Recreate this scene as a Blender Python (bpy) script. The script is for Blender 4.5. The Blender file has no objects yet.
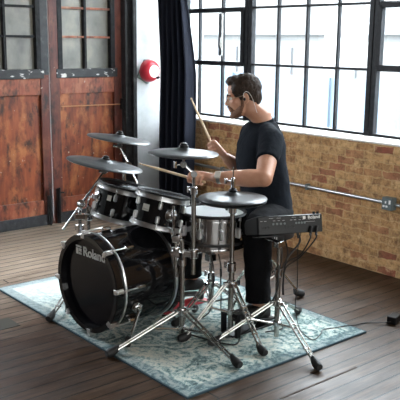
import bpy, math, random
from mathutils import Vector as V, Matrix, noise
random.seed(7)
sc = bpy.context.scene
C = sc.collection
PI = math.pi

# ------------------------------------------------------------------ camera
cam_d = bpy.data.cameras.new('camera'); cam = bpy.data.objects.new('camera', cam_d); C.objects.link(cam)
RT = V((0.76744, -0.64103, 0.00972)); UP = V((0.12440, 0.16390, 0.97860)); FW = V((0.62720, 0.75081, -0.20600))
FW.normalize(); RT = (RT - FW*RT.dot(FW)).normalized(); UP = RT.cross(FW)
cam.matrix_world = Matrix(((RT.x, UP.x, -FW.x, 0), (RT.y, UP.y, -FW.y, 0), (RT.z, UP.z, -FW.z, 1.47), (0, 0, 0, 1)))
cam_d.sensor_width = 36; cam_d.lens = 755.44/400*36
cam_d.clip_start = .05; cam_d.clip_end = 200
cam_d.dof.use_dof = True; cam_d.dof.focus_distance = 4.0; cam_d.dof.aperture_fstop = 10
sc.camera = cam

# ------------------------------------------------------------------ sky, sun, window light, exposure
w = bpy.data.worlds.new('sky'); sc.world = w; w.use_nodes = True
bg = w.node_tree.nodes['Background']
bg.inputs[0].default_value = (.86, .93, 1, 1); bg.inputs[1].default_value = 10.0
sun_d = bpy.data.lights.new('sun', 'SUN'); sun = bpy.data.objects.new('sun', sun_d); C.objects.link(sun)
sun_d.energy = 6; sun_d.angle = .03; sun_d.color = (1, .95, .88)
sun.rotation_euler = V((.62, .10, -.78)).to_track_quat('-Z', 'Y').to_euler()
def portal(name, loc, direction, sx, sy):
    d = bpy.data.lights.new(name, 'AREA'); o = bpy.data.objects.new(name, d); C.objects.link(o)
    d.shape = 'RECTANGLE'; d.size = sx; d.size_y = sy; o.location = loc
    o.rotation_euler = V(direction).to_track_quat('-Z', 'Z').to_euler()
    d.cycles.is_portal = True
portal('window_daylight', (4.12, 3.5, 1.74), (-1, 0, 0), 3.2, 1.75)
portal('window_daylight', (.6, -2.72, 1.8), (0, 1, 0), 5.2, 1.8)  # portal of the unseen window added behind the camera for fill
portal('window_daylight', (1.35, 5.52, 1.8), (0, -1, 0), .9, 1.2)
sc.view_settings.view_transform = 'Standard'; sc.view_settings.look = 'None'
sc.view_settings.gamma = 1; sc.view_settings.use_curve_mapping = False
sc.view_settings.exposure = 1.8
sc.cycles.max_bounces = 10; sc.cycles.diffuse_bounces = 5; sc.cycles.glossy_bounces = 5; sc.cycles.transparent_max_bounces = 12
sc.cycles.use_denoising = True; sc.cycles.sample_clamp_indirect = 8

# ------------------------------------------------------------------ materials
def mat(name, col, rough=.5, metal=0, coat=0, spec=.5, sheen=0):
    m = bpy.data.materials.new(name); m.use_nodes = True
    b = m.node_tree.nodes['Principled BSDF']
    b.inputs['Base Color'].default_value = (*col, 1); b.inputs['Roughness'].default_value = rough
    b.inputs['Metallic'].default_value = metal; b.inputs['Coat Weight'].default_value = coat
    b.inputs['Coat Roughness'].default_value = .05
    b.inputs['Specular IOR Level'].default_value = spec; b.inputs['Sheen Weight'].default_value = sheen
    return m
class NT:
    def __init__(s, m):
        s.t = m.node_tree; s.b = s.t.nodes['Principled BSDF']
    def n(s, typ, ins=None, **kw):
        x = s.t.nodes.new(typ)
        for k, v in kw.items(): setattr(x, k, v)
        for k, v in (ins or {}).items():
            if hasattr(v, 'bl_idname') and v.bl_idname.startswith('NodeSocket'): s.t.links.new(v, x.inputs[k])
            else: x.inputs[k].default_value = v
        return x
    def link(s, a, b): s.t.links.new(a, b)
    def coord(s, scale=(1, 1, 1), loc=(0, 0, 0), rot=(0, 0, 0)):
        c = s.n('ShaderNodeTexCoord')
        return s.n('ShaderNodeMapping', {'Vector': c.outputs['Object'], 'Scale': scale, 'Location': loc, 'Rotation': rot}).outputs[0]
    def noise(s, vec, scale, detail=4, rough=.55, dist=0):
        return s.n('ShaderNodeTexNoise', {'Vector': vec, 'Scale': scale, 'Detail': detail, 'Roughness': rough, 'Distortion': dist}).outputs['Fac']
    def ramp(s, fac, stops):
        r = s.n('ShaderNodeValToRGB', {'Fac': fac}); e = r.color_ramp.elements
        while len(e) < len(stops): e.new(.5)
        for q, (p, c) in zip(e, stops):
            q.position = p; q.color = (*c, 1) if len(c) == 3 else c
        return r.outputs[0]
    def mix(s, f, a, b, mode='MIX'):
        x = s.n('ShaderNodeMix', data_type='RGBA', blend_type=mode)
        for i, v in ((0, f), (6, a), (7, b)):
            if hasattr(v, 'bl_idname') and v.bl_idname.startswith('NodeSocket'): s.t.links.new(v, x.inputs[i])
            else: x.inputs[i].default_value = v if i == 0 or len(v) == 4 else (*v, 1)
        return x.outputs[2]
    def math(s, op, a, b=0, c=0):
        x = s.n('ShaderNodeMath', operation=op)
        for i, v in enumerate((a, b, c)):
            if hasattr(v, 'bl_idname'): s.t.links.new(v, x.inputs[i])
            else: x.inputs[i].default_value = v
        return x.outputs[0]
    def bump(s, h, strength=.3, dist=.01):
        x = s.n('ShaderNodeBump', {'Height': h, 'Strength': strength, 'Distance': dist})
        s.link(x.outputs[0], s.b.inputs['Normal'])
    def color(s, c): s.link(c, s.b.inputs['Base Color'])
    def rough(s, r): s.link(r, s.b.inputs['Roughness'])
G3 = lambda v: (v, v, v)

CHROME = mat('chrome', (.62, .62, .63), .12, 1)
SATIN = mat('satin_chrome', (.70, .70, .71), .3, 1)
STEEL = mat('brushed_steel', (.42, .41, .39), .27, 1)
BLACKGLOSS = mat('black_lacquer', (.005, .005, .006), .08, 0, 0)
BLACK = mat('black_plastic', (.006, .006, .007), .42, 0, 0, .25)
RUBBER = mat('black_rubber', (.008, .008, .009), .6)
CABLE = mat('cable_jacket', (.01, .01, .011), .45)
WHITE = mat('white_print', (.85, .85, .85), .5)
GREYPRINT = mat('grey_print', (.45, .45, .46), .5)
REDPLATE = mat('red_plate', (.45, .02, .03), .4)
FELT = mat('beater_felt', (.05, .05, .05), .9)
BADGE = mat('silver_badge', (.62, .6, .55), .4, .4)
HEADB = mat('black_mesh_head', (.005, .005, .008), .16, 0, 0, .3)
WHEAD = mat('pale_mesh_head', (.55, .58, .58), .55)
CYM = mat('cymbal_rubber', (.028, .030, .032), .36, 0, 0, .45)
t = NT(CYM); cv = t.coord((1, 1, 1)); t.rough(t.ramp(t.noise(cv, 9, 3), [(.3, G3(.3)), (.7, G3(.42))]))
WOODSTICK = mat('maple', (.62, .45, .28), .45)
SKIN = mat('skin', (.55, .30, .20), .48); SKIN.node_tree.nodes['Principled BSDF'].inputs['Subsurface Weight'].default_value = .08
SKIN.node_tree.nodes['Principled BSDF'].inputs['Subsurface Radius'].default_value = (.02, .008, .004)
t = NT(SKIN); cv = t.coord(); t.color(t.ramp(t.noise(cv, 22, 4), [(.3, (.42, .195, .12)), (.7, (.52, .275, .18))]))
HAIR = mat('dark_brown_hair', (.03, .02, .013), .65, 0, 0, .25)
t = NT(HAIR); cv = t.coord((60, 60, 22)); f = t.noise(cv, 3, 3); t.color(t.ramp(f, [(.3, (.012, .008, .006)), (.75, (.05, .030, .020))])); t.bump(f, .6, .006)
BEARD = mat('brown_beard', (.09, .045, .025), .7, 0, 0, .25)
t = NT(BEARD); cv = t.coord((90, 90, 45)); f = t.noise(cv, 3, 3); t.color(t.ramp(f, [(.3, (.085, .042, .026)), (.75, (.23, .115, .072))])); t.bump(f, .5, .004)
TSHIRT = mat('black_cotton', (.006, .008, .012), .9, 0, 0, .1)
t = NT(TSHIRT); cv = t.coord(); t.bump(t.noise(cv, 16, 4), .35, .02)
TROUS = mat('black_trousers', (.004, .004, .005), .85, 0, 0, .12)
t = NT(TROUS); cv = t.coord((1, 1, .8)); t.bump(t.noise(cv, 14, 4), .4, .02)
SHOE = mat('black_suede', (.012, .012, .013), .8)
SOCK = mat('white_sock', (.6, .6, .6), .9)
EYEW = mat('eye_white', (.7, .68, .64), .3); IRIS = mat('iris', (.03, .02, .015), .2)
LIP = mat('lips', (.42, .17, .13), .5)
GOLD = mat('thin_gold_wire', (.55, .45, .32), .3, 1)
EARP = mat('clear_white_plastic', (.75, .74, .72), .3)
WATCH = mat('watch_face', (.60, .56, .50), .3, .2); STRAP = mat('grey_watch_strap', (.12, .12, .11), .6)

# curtain
CURT = mat('navy_curtain_cloth', (.010, .012, .022), .8, 0, 0, .2)
t = NT(CURT); cv = t.coord((8, 8, .6)); t.color(t.ramp(t.noise(cv, 3, 3), [(.3, (.008, .010, .018)), (.7, (.016, .019, .032))]))

# floor boards run along X
FLOOR = mat('worn_floorboards', (.2, .14, .1), .4, 0, 0, .28)
t = NT(FLOOR)
cv = t.coord((1, 1, 1))
br = t.n('ShaderNodeTexBrick', {'Vector': t.coord((1, 1, 1), (.35, .019, 0)), 'Color1': (0, 0, 0, 1), 'Color2': (1, 1, 1, 1), 'Mortar': (.5, .5, .5, 1), 'Scale': 1.0,
        'Mortar Size': .0048, 'Mortar Smooth': .1, 'Bias': 0, 'Brick Width': 2.3, 'Row Height': .082}, offset=.37)
grain = t.noise(t.coord((1.2, 16, 1)), 3.2, 6, .62, .6)
patch = t.noise(t.coord((.8, 1.3, 1)), 1.6, 5, .6)
fine = t.noise(t.coord((6, 40, 1)), 4, 4, .7)
col = t.ramp(grain, [(.25, (.015, .007, .004)), (.5, (.040, .020, .010)), (.78, (.092, .052, .029))])
col = t.mix(t.ramp(patch, [(.5, G3(0)), (.72, G3(.35))]), col, (.15, .11, .082))
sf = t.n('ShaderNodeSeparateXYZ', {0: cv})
wear_light = t.math('ADD', t.math('ADD', t.math('MULTIPLY', sf.outputs[1], .42), t.math('MULTIPLY', sf.outputs[0], -.10)), t.math('MULTIPLY', t.noise(t.coord((1.2, 3, 1)), 2.2, 5, .6), .55))
wm = t.n('ShaderNodeMapRange', {0: wear_light, 1: 1.52, 2: 1.95}).outputs[0]
col = t.mix(t.math('MULTIPLY', wm, .8), col, t.ramp(grain, [(.25, (.22, .165, .12)), (.75, (.47, .38, .30))]))  # boards paler towards the doors: dusty wear plus a painted pool of light
bl = t.n('ShaderNodeTexBrick', {'Vector': t.coord((1, 1, 1), (.35, .019, 0)), 'Color1': (.82, .82, .82, 1), 'Color2': (1.1, 1.1, 1.1, 1), 'Mortar': (.03, .025, .02, 1), 'Scale': 1.0,
        'Mortar Size': .0048, 'Mortar Smooth': .1, 'Bias': 0, 'Brick Width': 2.3, 'Row Height': .082}, offset=.37)
col = t.mix(1, col, bl.outputs[0], 'MULTIPLY')
col = t.mix(t.ramp(fine, [(.62, G3(0)), (.72, G3(.5))]), col, (.03, .02, .015))
spots = t.noise(t.coord((1.2, 2.5, 1)), 5, 3, .6)
col = t.mix(t.ramp(spots, [(.66, G3(0)), (.74, G3(.65))]), col, (.05, .03, .02))
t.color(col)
t.rough(t.ramp(t.noise(t.coord((1, 2.5, 1)), 3, 5), [(.3, G3(.34)), (.7, G3(.58))]))
h = t.math('SUBTRACT', t.math('MULTIPLY', grain, .25), t.math('MULTIPLY', br.outputs['Fac'], 1.0))
t.bump(h, .45, .006)

# brick (wall lies in YZ; texture coordinates y, z)
BRICK = mat('old_stock_brick', (.4, .25, .12), .85)
t = NT(BRICK)
c0 = t.n('ShaderNodeTexCoord').outputs['Object']
wob = t.n('ShaderNodeTexNoise', {'Vector': c0, 'Scale': 14.0, 'Detail': 3.0})
off = t.n('ShaderNodeVectorMath', {0: wob.outputs['Color'], 1: (.5, .5, .5)}, operation='SUBTRACT')
off = t.n('ShaderNodeVectorMath', {0: off.outputs[0], 'Scale': .034}, operation='SCALE')
add = t.n('ShaderNodeVectorMath', {0: c0, 1: off.outputs[0]}, operation='ADD')
sp = t.n('ShaderNodeSeparateXYZ', {0: add.outputs[0]})
vec = t.n('ShaderNodeCombineXYZ', {0: t.math('ADD', sp.outputs[1], sp.outputs[0]), 1: sp.outputs[2]}).outputs[0]
def bricks(c1, c2, mo):
    return t.n('ShaderNodeTexBrick', {'Vector': vec, 'Color1': (*c1, 1), 'Color2': (*c2, 1), 'Mortar': (*mo, 1), 'Scale': 1.0, 'Mortar Size': .0055, 'Mortar Smooth': .5,
        'Bias': 0, 'Brick Width': .150, 'Row Height': .052})
b1 = bricks((0, 0, 0), (1, 1, 1), (.5, .5, .5))
rnd = t.n('ShaderNodeRGBToBW', {0: b1.outputs[0]}).outputs[0]
col = t.ramp(rnd, [(0, (.38, .19, .075)), (.2, (.50, .28, .115)), (.42, (.60, .37, .17)), (.62, (.52, .29, .12)), (.8, (.44, .215, .09)), (.9, (.36, .13, .065)), (1, (.27, .075, .045))])
big = t.noise(c0, 3.2, 5, .6)
col = t.mix(t.ramp(big, [(.4, G3(0)), (.65, G3(.45))]), col, (.60, .37, .165))
n2 = t.noise(c0, 22, 7, .75)
col = t.mix(t.ramp(n2, [(.34, G3(.9)), (.56, G3(0))]), col, (.14, .065, .028))
col = t.mix(t.ramp(t.noise(c0, 11, 5, .7), [(.57, G3(0)), (.7, G3(.6))]), col, (.70, .50, .28))
col = t.mix(t.math('MULTIPLY', b1.outputs['Fac'], .45), col, (.50, .33, .17))
t.color(col)
hh = t.math('SUBTRACT', t.math('MULTIPLY', n2, .6), t.math('MULTIPLY', b1.outputs['Fac'], .5))
t.bump(hh, .6, .012)

def paint(name, base, stops_noise, rough=.6):
    m = mat(name, base, rough); t = NT(m); c = t.coord()
    t.color(t.ramp(t.noise(c, stops_noise[0], 6, .65), stops_noise[1])); t.bump(t.noise(c, 30, 5), .2, .005)
    return m
WHITEWALL = paint('white_painted_plaster', (.7, .72, .72), (5, [(.3, (.38, .41, .42)), (.6, (.50, .53, .54))]), .7)
SILLP = paint('white_sill_paint', (.8, .8, .78), (8, [(.3, (.88, .85, .79)), (.6, (.93, .91, .87))]), .6)
CEIL = mat('ceiling_boards', (.22, .20, .18), .9)
ROOMWALL = mat('dark_brick_room_wall', (.10, .075, .055), .9)
FRAME = paint('black_window_paint', (.012, .013, .016), (30, [(.4, (.006, .007, .009)), (.72, (.02, .021, .024))]), .5)
FRAME.node_tree.nodes['Principled BSDF'].inputs['Specular IOR Level'].default_value = .2
POST = paint('black_tarred_timber', (.02, .02, .022), (18, [(.35, (.008, .009, .011)), (.6, (.022, .023, .026)), (.82, (.11, .11, .11))]), .5)
KICK = paint('black_chipped_paint', (.02, .02, .022), (26, [(.4, (.016, .017, .020)), (.66, (.035, .036, .04)), (.82, (.12, .11, .10))]), .55)
def chipped(name):
    m = mat(name, (.02, .02, .02), .5); t = NT(m); c = t.coord((1, 1, 2.2))
    t.color(t.ramp(t.noise(c, 13, 5, .6), [(.4, (.010, .011, .014)), (.60, (.022, .024, .028)), (.635, (.62, .60, .57))])); return m
CHIPPED = chipped('black_rail_flaking_to_white')
def wood(name, a, b, c_, worn, rough=.5):
    m = mat(name, b, rough); t = NT(m)
    g = t.noise(t.coord((6, 1, 1.1)), 3.0, 6, .62, .5)
    col = t.ramp(g, [(.28, a), (.5, b), (.74, c_)])
    pz = t.noise(t.coord((1.6, 1, 1)), 4.2, 5, .62)
    col = t.mix(t.ramp(pz, [(.5, G3(0)), (.7, G3(.75))]), col, worn)
    dk = t.noise(t.coord((2, 1, 1)), 7, 5, .65)
    col = t.mix(t.ramp(dk, [(.34, G3(.9)), (.49, G3(0))]), col, (.014, .006, .004))
    sp = t.noise(t.coord((1, 1, 1)), 34, 2, .5)
    col = t.mix(t.ramp(sp, [(.735, G3(0)), (.76, G3(.8))]), col, (.5, .42, .33))
    t.color(col); t.bump(g, .25, .004); return m
PANEL = wood('worn_red_brown_panel', (.060, .011, .004), (.20, .042, .013), (.34, .090, .027), (.52, .20, .065))
STILE = wood('dark_red_brown_stile', (.04, .009, .006), (.10, .021, .013), (.15, .036, .020), (.20, .062, .032))
RAIL = wood('red_brown_rail', (.10, .020, .010), (.24, .058, .026), (.33, .10, .048), (.46, .20, .10))
RUST = wood('rusted_glazing_bar', (.09, .025, .012), (.25, .07, .03), (.42, .12, .05), (.42, .25, .16))
BATTEN = mat('bare_wood_batten', (.42, .19, .08), .6)
PANE = mat('dirty_frosted_glass', (.28, .27, .23), .35)
t = NT(PANE); c = t.coord(); gg = t.noise(t.coord((1.2, 1, 1)), 3.2, 4, .55)
col = t.ramp(gg, [(.3, (.10, .098, .088)), (.5, (.20, .195, .165)), (.72, (.36, .33, .25))])
g2 = t.noise(t.coord((40, 1, 40)), 1.5, 2); col = t.mix(t.math('MULTIPLY', g2, .25), col, (.1, .1, .09)); t.color(col)
t.b.inputs['Transmission Weight'].default_value = .0
GLASS = bpy.data.materials.new('window_glass'); GLASS.use_nodes = True
nt = GLASS.node_tree; nt.nodes.clear()
o_ = nt.nodes.new('ShaderNodeOutputMaterial'); mx = nt.nodes.new('ShaderNodeMixShader'); tr = nt.nodes.new('ShaderNodeBsdfTransparent'); gl = nt.nodes.new('ShaderNodeBsdfGlossy')
gl.inputs['Roughness'].default_value = .03; tr.inputs[0].default_value = (.95, .97, .97, 1); mx.inputs[0].default_value = .05
nt.links.new(tr.outputs[0], mx.inputs[1]); nt.links.new(gl.outputs[0], mx.inputs[2]); nt.links.new(mx.outputs[0], o_.inputs[0])
DIMGLASS = GLASS.copy(); DIMGLASS.name = 'dimming_window_glass'  # tint only dims the light of the added fill window
for n_ in DIMGLASS.node_tree.nodes:
    if n_.bl_idname == 'ShaderNodeBsdfTransparent': n_.inputs[0].default_value = (.50, .485, .46, 1)
REDBELL = mat('red_enamel', (.50, .018, .035), .3, 0, .3)
GREYGREEN = mat('grey_green_paint', (.13, .17, .16), .5)
GREYBOX = mat('grey_painted_metal', (.12, .15, .155), .45)
CONDUIT = mat('galvanised_conduit', (.38, .39, .38), .35, .8)
FACADE = paint('pale_render_facade', (.06, .06, .06), (1.2, [(.3, (.052, .053, .054)), (.7, (.066, .066, .065))]), .9)
FACDARK = mat('facade_window_grey', (.046, .050, .055), .8)
HOARD = mat('pale_blue_hoarding', (.026, .041, .058), .8)
YARD = mat('pale_concrete_yard', (.45, .45, .43), .9)

# rug
RUG = mat('faded_teal_rug', (.3, .4, .4), .95, 0, 0, .2, .2)
t = NT(RUG)
RX0, RX1, RY0, RY1 = 1.845, 3.022, 2.278, 4.085
c0 = t.coord()
sx = t.n('ShaderNodeSeparateXYZ', {0: c0})
hx, hy = (RX1-RX0)/2, (RY1-RY0)/2
ex = t.math('SUBTRACT', hx, t.math('ABSOLUTE', sx.outputs[0])); ey = t.math('SUBTRACT', hy, t.math('ABSOLUTE', sx.outputs[1]))
ed = t.math('MINIMUM', ex, ey)
wv = t.n('ShaderNodeTexNoise', {'Vector': c0, 'Scale': 9.0, 'Detail': 4.0})
vo = t.n('ShaderNodeTexVoronoi', {'Vector': t.mix(.16, c0, wv.outputs['Color']), 'Scale': 4.6})
rings = t.math('SINE', t.math('MULTIPLY', vo.outputs['Distance'], 34))
nb = t.noise(c0, 55, 7, .8); nm = t.noise(c0, 5.5, 5, .65)
mixv = t.math('ADD', t.math('MULTIPLY', rings, .07), t.math('ADD', t.math('MULTIPLY', nb, 1.05), t.math('MULTIPLY', nm, .40)))
col = t.ramp(mixv, [(.53, (.018, .042, .047)), (.63, (.060, .125, .128)), (.69, (.185, .29, .28)), (.75, (.36, .43, .40)), (.87, (.58, .57, .49))])
end_light = t.n('ShaderNodeMapRange', {0: t.math('ADD', sx.outputs[1], t.math('MULTIPLY', nm, .5)), 1: .40, 2: 1.0, 4: .68}).outputs[0]
col = t.mix(end_light, col, (.66, .72, .69))  # far end of the pile paled to paint in the light there
bord = t.ramp(ed, [(.0, G3(.62)), (.055, G3(.55)), (.062, G3(.10)), (.10, G3(.0)), (.16, G3(0)), (.165, G3(.35)), (.175, G3(0))])
bcol = t.ramp(nb, [(.38, (.03, .06, .075)), (.6, (.075, .14, .165)), (.75, (.22, .32, .335))])
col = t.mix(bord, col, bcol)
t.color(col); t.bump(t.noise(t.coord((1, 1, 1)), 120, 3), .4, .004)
RUGEDGE = mat('rug_binding', (.03, .06, .08), .9)

# ------------------------------------------------------------------ mesh helpers
def frame(z, hint=(0, 0, 1)):
    z = V(z).normalized(); h = V(hint)
    if abs(z.dot(h.normalized())) > .98: h = V((1, 0, 0))
    x = h.cross(z).normalized(); y = z.cross(x)
    return Matrix((x, y, z)).transposed()
class MB:
    def __init__(s): s.v = []; s.f = []; s.M = None
    def add(s, vs, fs):
        o = len(s.v); s.v += [(s.M @ V(p)) if s.M else V(p) for p in vs]; s.f += [tuple(i+o for i in f) for f in fs]; return s
    def box(s, c, d, R=None):
        R = R or Matrix.Identity(3); c = V(c)
        vs = [c + R @ V((sx*d[0]/2, sy*d[1]/2, sz*d[2]/2)) for sx in (-1, 1) for sy in (-1, 1) for sz in (-1, 1)]
        return s.add(vs, [(0, 1, 3, 2), (4, 6, 7, 5), (0, 4, 5, 1), (2, 3, 7, 6), (0, 2, 6, 4), (1, 5, 7, 3)])
    def bx(s, a, b):
        return s.box([(p+q)/2 for p, q in zip(a, b)], [abs(q-p) for p, q in zip(a, b)])
    def loft(s, rings, caps=True):
        n = len(rings[0]); vs = [p for r in rings for p in r]; fs = []
        for i in range(len(rings)-1):
            for j in range(n): fs.append((i*n+j, i*n+(j+1) % n, (i+1)*n+(j+1) % n, (i+1)*n+j))
        if caps: fs += [tuple(reversed(range(n))), tuple(range((len(rings)-1)*n, len(rings)*n))]
        return s.add(vs, fs)
    def tube(s, pts, r, n=10, smooth=0):
        pts = [V(p) for p in pts]
        if smooth:
            q = []
            for i in range(len(pts)-1):
                p0 = pts[max(i-1, 0)]; p1 = pts[i]; p2 = pts[i+1]; p3 = pts[min(i+2, len(pts)-1)]
                for k in range(smooth):
                    u = k/smooth
                    q.append(.5*((2*p1)+(p2-p0)*u+(2*p0-5*p1+4*p2-p3)*u*u+(3*p1-p0-3*p2+p3)*u**3))
            pts = q + [pts[-1]]
        rad = r if isinstance(r, (list, tuple)) else [r]*len(pts)
        if len(rad) != len(pts): rad = [rad[0]+(rad[-1]-rad[0])*i/(len(pts)-1) for i in range(len(pts))]
        rings = []; X = None
        for i, p in enumerate(pts):
            d = (pts[min(i+1, len(pts)-1)] - pts[max(i-1, 0)]).normalized()
            if X is None: X = frame(d).col[0].copy()
            X = (X - d*X.dot(d)).normalized(); Y = d.cross(X)
            rings.append([p + (X*math.cos(2*PI*k/n) + Y*math.sin(2*PI*k/n))*rad[i] for k in range(n)])
        return s.loft(rings)
    def cyl(s, p0, p1, r, r1=None, n=20): return s.tube([p0, p1], [r, r if r1 is None else r1], n)
    def lathe(s, prof, c=(0, 0, 0), axis=(0, 0, 1), n=40, closed=False):
        F = frame(axis); c = V(c)
        rings = [[c + F @ V((r*math.cos(2*PI*k/n), r*math.sin(2*PI*k/n), z)) for k in range(n)] for r, z in prof]
        if closed: rings.append(rings[0])
        return s.loft(rings, caps=not closed)
    def ell(s, c, rad, R=None, nu=20, nv=12):
        R = R or Matrix.Identity(3); c = V(c)
        rings = [[c + R @ V((rad[0]*math.sin(PI*(i+.0)/nv)*math.cos(2*PI*k/nu), rad[1]*math.sin(PI*i/nv)*math.sin(2*PI*k/nu), -rad[2]*math.cos(PI*i/nv))) for k in range(nu)] for i in range(1, nv)]
        s.loft(rings, caps=False)
        o = len(s.v)
        base = o - nu*(nv-1)
        s.add([c + R @ V((0, 0, -rad[2])), c + R @ V((0, 0, rad[2]))], [])
        for k in range(nu):
            s.f.append((o, base+(k+1) % nu, base+k)); s.f.append((o+1, base+(nv-2)*nu+k, base+(nv-2)*nu+(k+1) % nu))
        return s
    def chain(s, pts, rad, n=16, step=.35):
        pts = [V(p) for p in pts]
        s.tube(pts, list(rad), n)
        for p, r in zip(pts, rad): s.ell(p, (r, r, r), None, n, 10)
        return s
ORG = {}
def link(name, me, m, parent=None, org=None):
    o = bpy.data.objects.new(name, me); C.objects.link(o)
    if m: me.materials.clear(); me.materials.append(m)
    if parent is not None: o.parent = parent; ORG[o.name] = ORG[parent.name]
    else: o.location = org or (0, 0, 0); ORG[o.name] = V(org or (0, 0, 0))
    return o
def meshify(name, mb, org, ang=35):
    me = bpy.data.meshes.new(name); me.from_pydata([tuple(p-org) for p in mb.v], [], mb.f); me.validate()
    import bmesh
    bm = bmesh.new(); bm.from_mesh(me); bmesh.ops.recalc_face_normals(bm, faces=bm.faces); bm.to_mesh(me); bm.free()
    me.shade_smooth(); me.set_sharp_from_angle(angle=math.radians(ang)); return me
def obj(name, mb, m, parent=None, org=None, bevel=0, ang=35, label=None):
    og = ORG[parent.name] if parent is not None else V(org or (0, 0, 0))
    o = link(name, meshify(name, mb, og, ang), m, parent, org)
    if bevel:
        b = o.modifiers.new('bevel', 'BEVEL'); b.width = bevel; b.segments = 2; b.limit_method = 'ANGLE'; b.harden_normals = False
    if label: o['label'] = label
    return o
def tag(o, label, cat, group=None):
    o['label'] = label; o['category'] = cat
    if group: o['group'] = group
    return o
def thing(name, label, cat, loc, group=None):
    o = bpy.data.objects.new(name, None); C.objects.link(o); o.location = loc; o.empty_display_size = .1
    ORG[o.name] = V(loc); return tag(o, label, cat, group)
def struct(name, mb, m, parent=None, bevel=0, org=None):
    o = obj(name, mb, m, parent, org, bevel)
    if parent is None: o['kind'] = 'structure'
    return o
def sroot(name, loc):
    o = bpy.data.objects.new(name, None); C.objects.link(o); o.location = loc; ORG[o.name] = V(loc); o['kind'] = 'structure'; return o
def remesh(mb, voxel, it=4, fac=.5):
    me = bpy.data.meshes.new('tmp'); me.from_pydata([tuple(p) for p in mb.v], [], mb.f)
    import bmesh
    bm = bmesh.new(); bm.from_mesh(me); bmesh.ops.recalc_face_normals(bm, faces=bm.faces); bm.to_mesh(me); bm.free()
    o = bpy.data.objects.new('tmp', me); C.objects.link(o)
    r = o.modifiers.new('r', 'REMESH'); r.mode = 'VOXEL'; r.voxel_size = voxel; r.use_smooth_shade = True
    s = o.modifiers.new('s', 'SMOOTH'); s.iterations = it; s.factor = fac
    dg = bpy.context.evaluated_depsgraph_get(); out = bpy.data.meshes.new_from_object(o.evaluated_get(dg))
    bpy.data.objects.remove(o); bpy.data.meshes.remove(me); return out
def put_mesh(name, me, m, parent, disp=None):
    og = ORG[parent.name]
    for v in me.vertices:
        p = v.co.copy()
        if disp: p = disp(p, v.normal)
        v.co = p - og
    me.shade_smooth(); o = link(name, me, m, parent); return o
def text_mesh(name, body, size, pos, xdir, ydir, m, parent, extrude=.0006, bold=0, label=None):
    cu = bpy.data.curves.new('t', 'FONT'); cu.body = body; cu.size = size; cu.extrude = extrude; cu.align_x = 'CENTER'; cu.align_y = 'CENTER'; cu.offset = bold
    o = bpy.data.objects.new('t', cu); C.objects.link(o)
    dg = bpy.context.evaluated_depsgraph_get(); me = bpy.data.meshes.new_from_object(o.evaluated_get(dg))
    bpy.data.objects.remove(o); bpy.data.curves.remove(cu)
    x = V(xdir).normalized(); y = V(ydir).normalized(); z = x.cross(y); R = Matrix((x, y, z)).transposed()
    og = ORG[parent.name]
    for v in me.vertices: v.co = V(pos) + R @ v.co - og
    o = link(name, me, m, parent)
    if label: o['label'] = label
    return o

# ------------------------------------------------------------------ room
XW = 3.93; YW = 5.40
ox, oy = 1.0, 1.0
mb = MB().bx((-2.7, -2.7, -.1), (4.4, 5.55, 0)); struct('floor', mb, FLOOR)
mb = MB().bx((-2.8, -2.8, 3.3), (4.4, 5.6, 3.4)); struct('ceiling', mb, CEIL)
# left wall: white plaster beside and above the doors
mb = MB()
mb.bx((3.72, YW, 0), (4.4, YW+.15, 3.3)); mb.bx((-2.7, YW, 2.55), (3.72, YW+.15, 3.3)); mb.bx((-2.7, YW, 0), (.9, YW+.15, 2.55)); mb.bx((.9, YW, 2.4), (1.95, YW+.15, 2.55)); mb.bx((.9, YW, 0), (1.95, YW+.15, 1.2)); mb.bx((1.8, YW, 1.2), (1.95, YW+.15, 2.4)); struct('wall_left', mb, WHITEWALL)
# right wall: brick below the windows, pier at the corner behind the curtain
mb = MB()
mb.bx((XW, -2.7, 0), (XW+.28, 5.10, .846)); mb.bx((XW, -2.7, 2.62), (XW+.28, 5.10, 3.3)); mb.bx((XW, -2.7, .846), (XW+.28, 1.86, 2.62)); struct('wall_right', mb, BRICK)
mb = MB().bx((4.14, 5.10, 0), (4.28, YW, 3.3)); struct('trim_1', mb, WHITEWALL)
mb = MB().loft([[V((XW-.012, y, .838)), V((XW-.014, y, .852)), V((XW+.045, y, .876)), V((XW+.12, y, .880)), V((XW+.12, y, .838))] for y in (1.86, 5.10)]); struct('trim_2', mb, SILLP, None, .006)
# walls behind the camera; the near one has an added opening for fill light
mb = MB()
mb.bx((-2.8, -2.8, 0), (-2.7, 5.55, 3.3)); struct('wall_rear', mb, ROOMWALL)
mb = MB()
mb.bx((-2.7, -2.8, 0), (4.3, -2.7, .9)); mb.bx((-2.7, -2.8, 2.7), (4.3, -2.7, 3.3)); mb.bx((-2.7, -2.8, .9), (-2.0, -2.7, 2.7)); mb.bx((3.2, -2.8, .9), (4.3, -2.7, 2.7)); struct('wall_near', mb, ROOMWALL)
struct('fill_window', MB().bx((-2.0, -2.752, .9), (3.2, -2.748, 2.7)), DIMGLASS)  # unseen window added for fill, glass tinted to dim it
# black post between doors and white wall
mb = MB().bx((3.605, YW-.10, 0), (3.725, YW+.1, 3.3)); mb.bx((3.66, YW-.135, 0), (3.70, YW-.1, 3.3)); struct('trim_3', mb, POST, None, .006)
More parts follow.
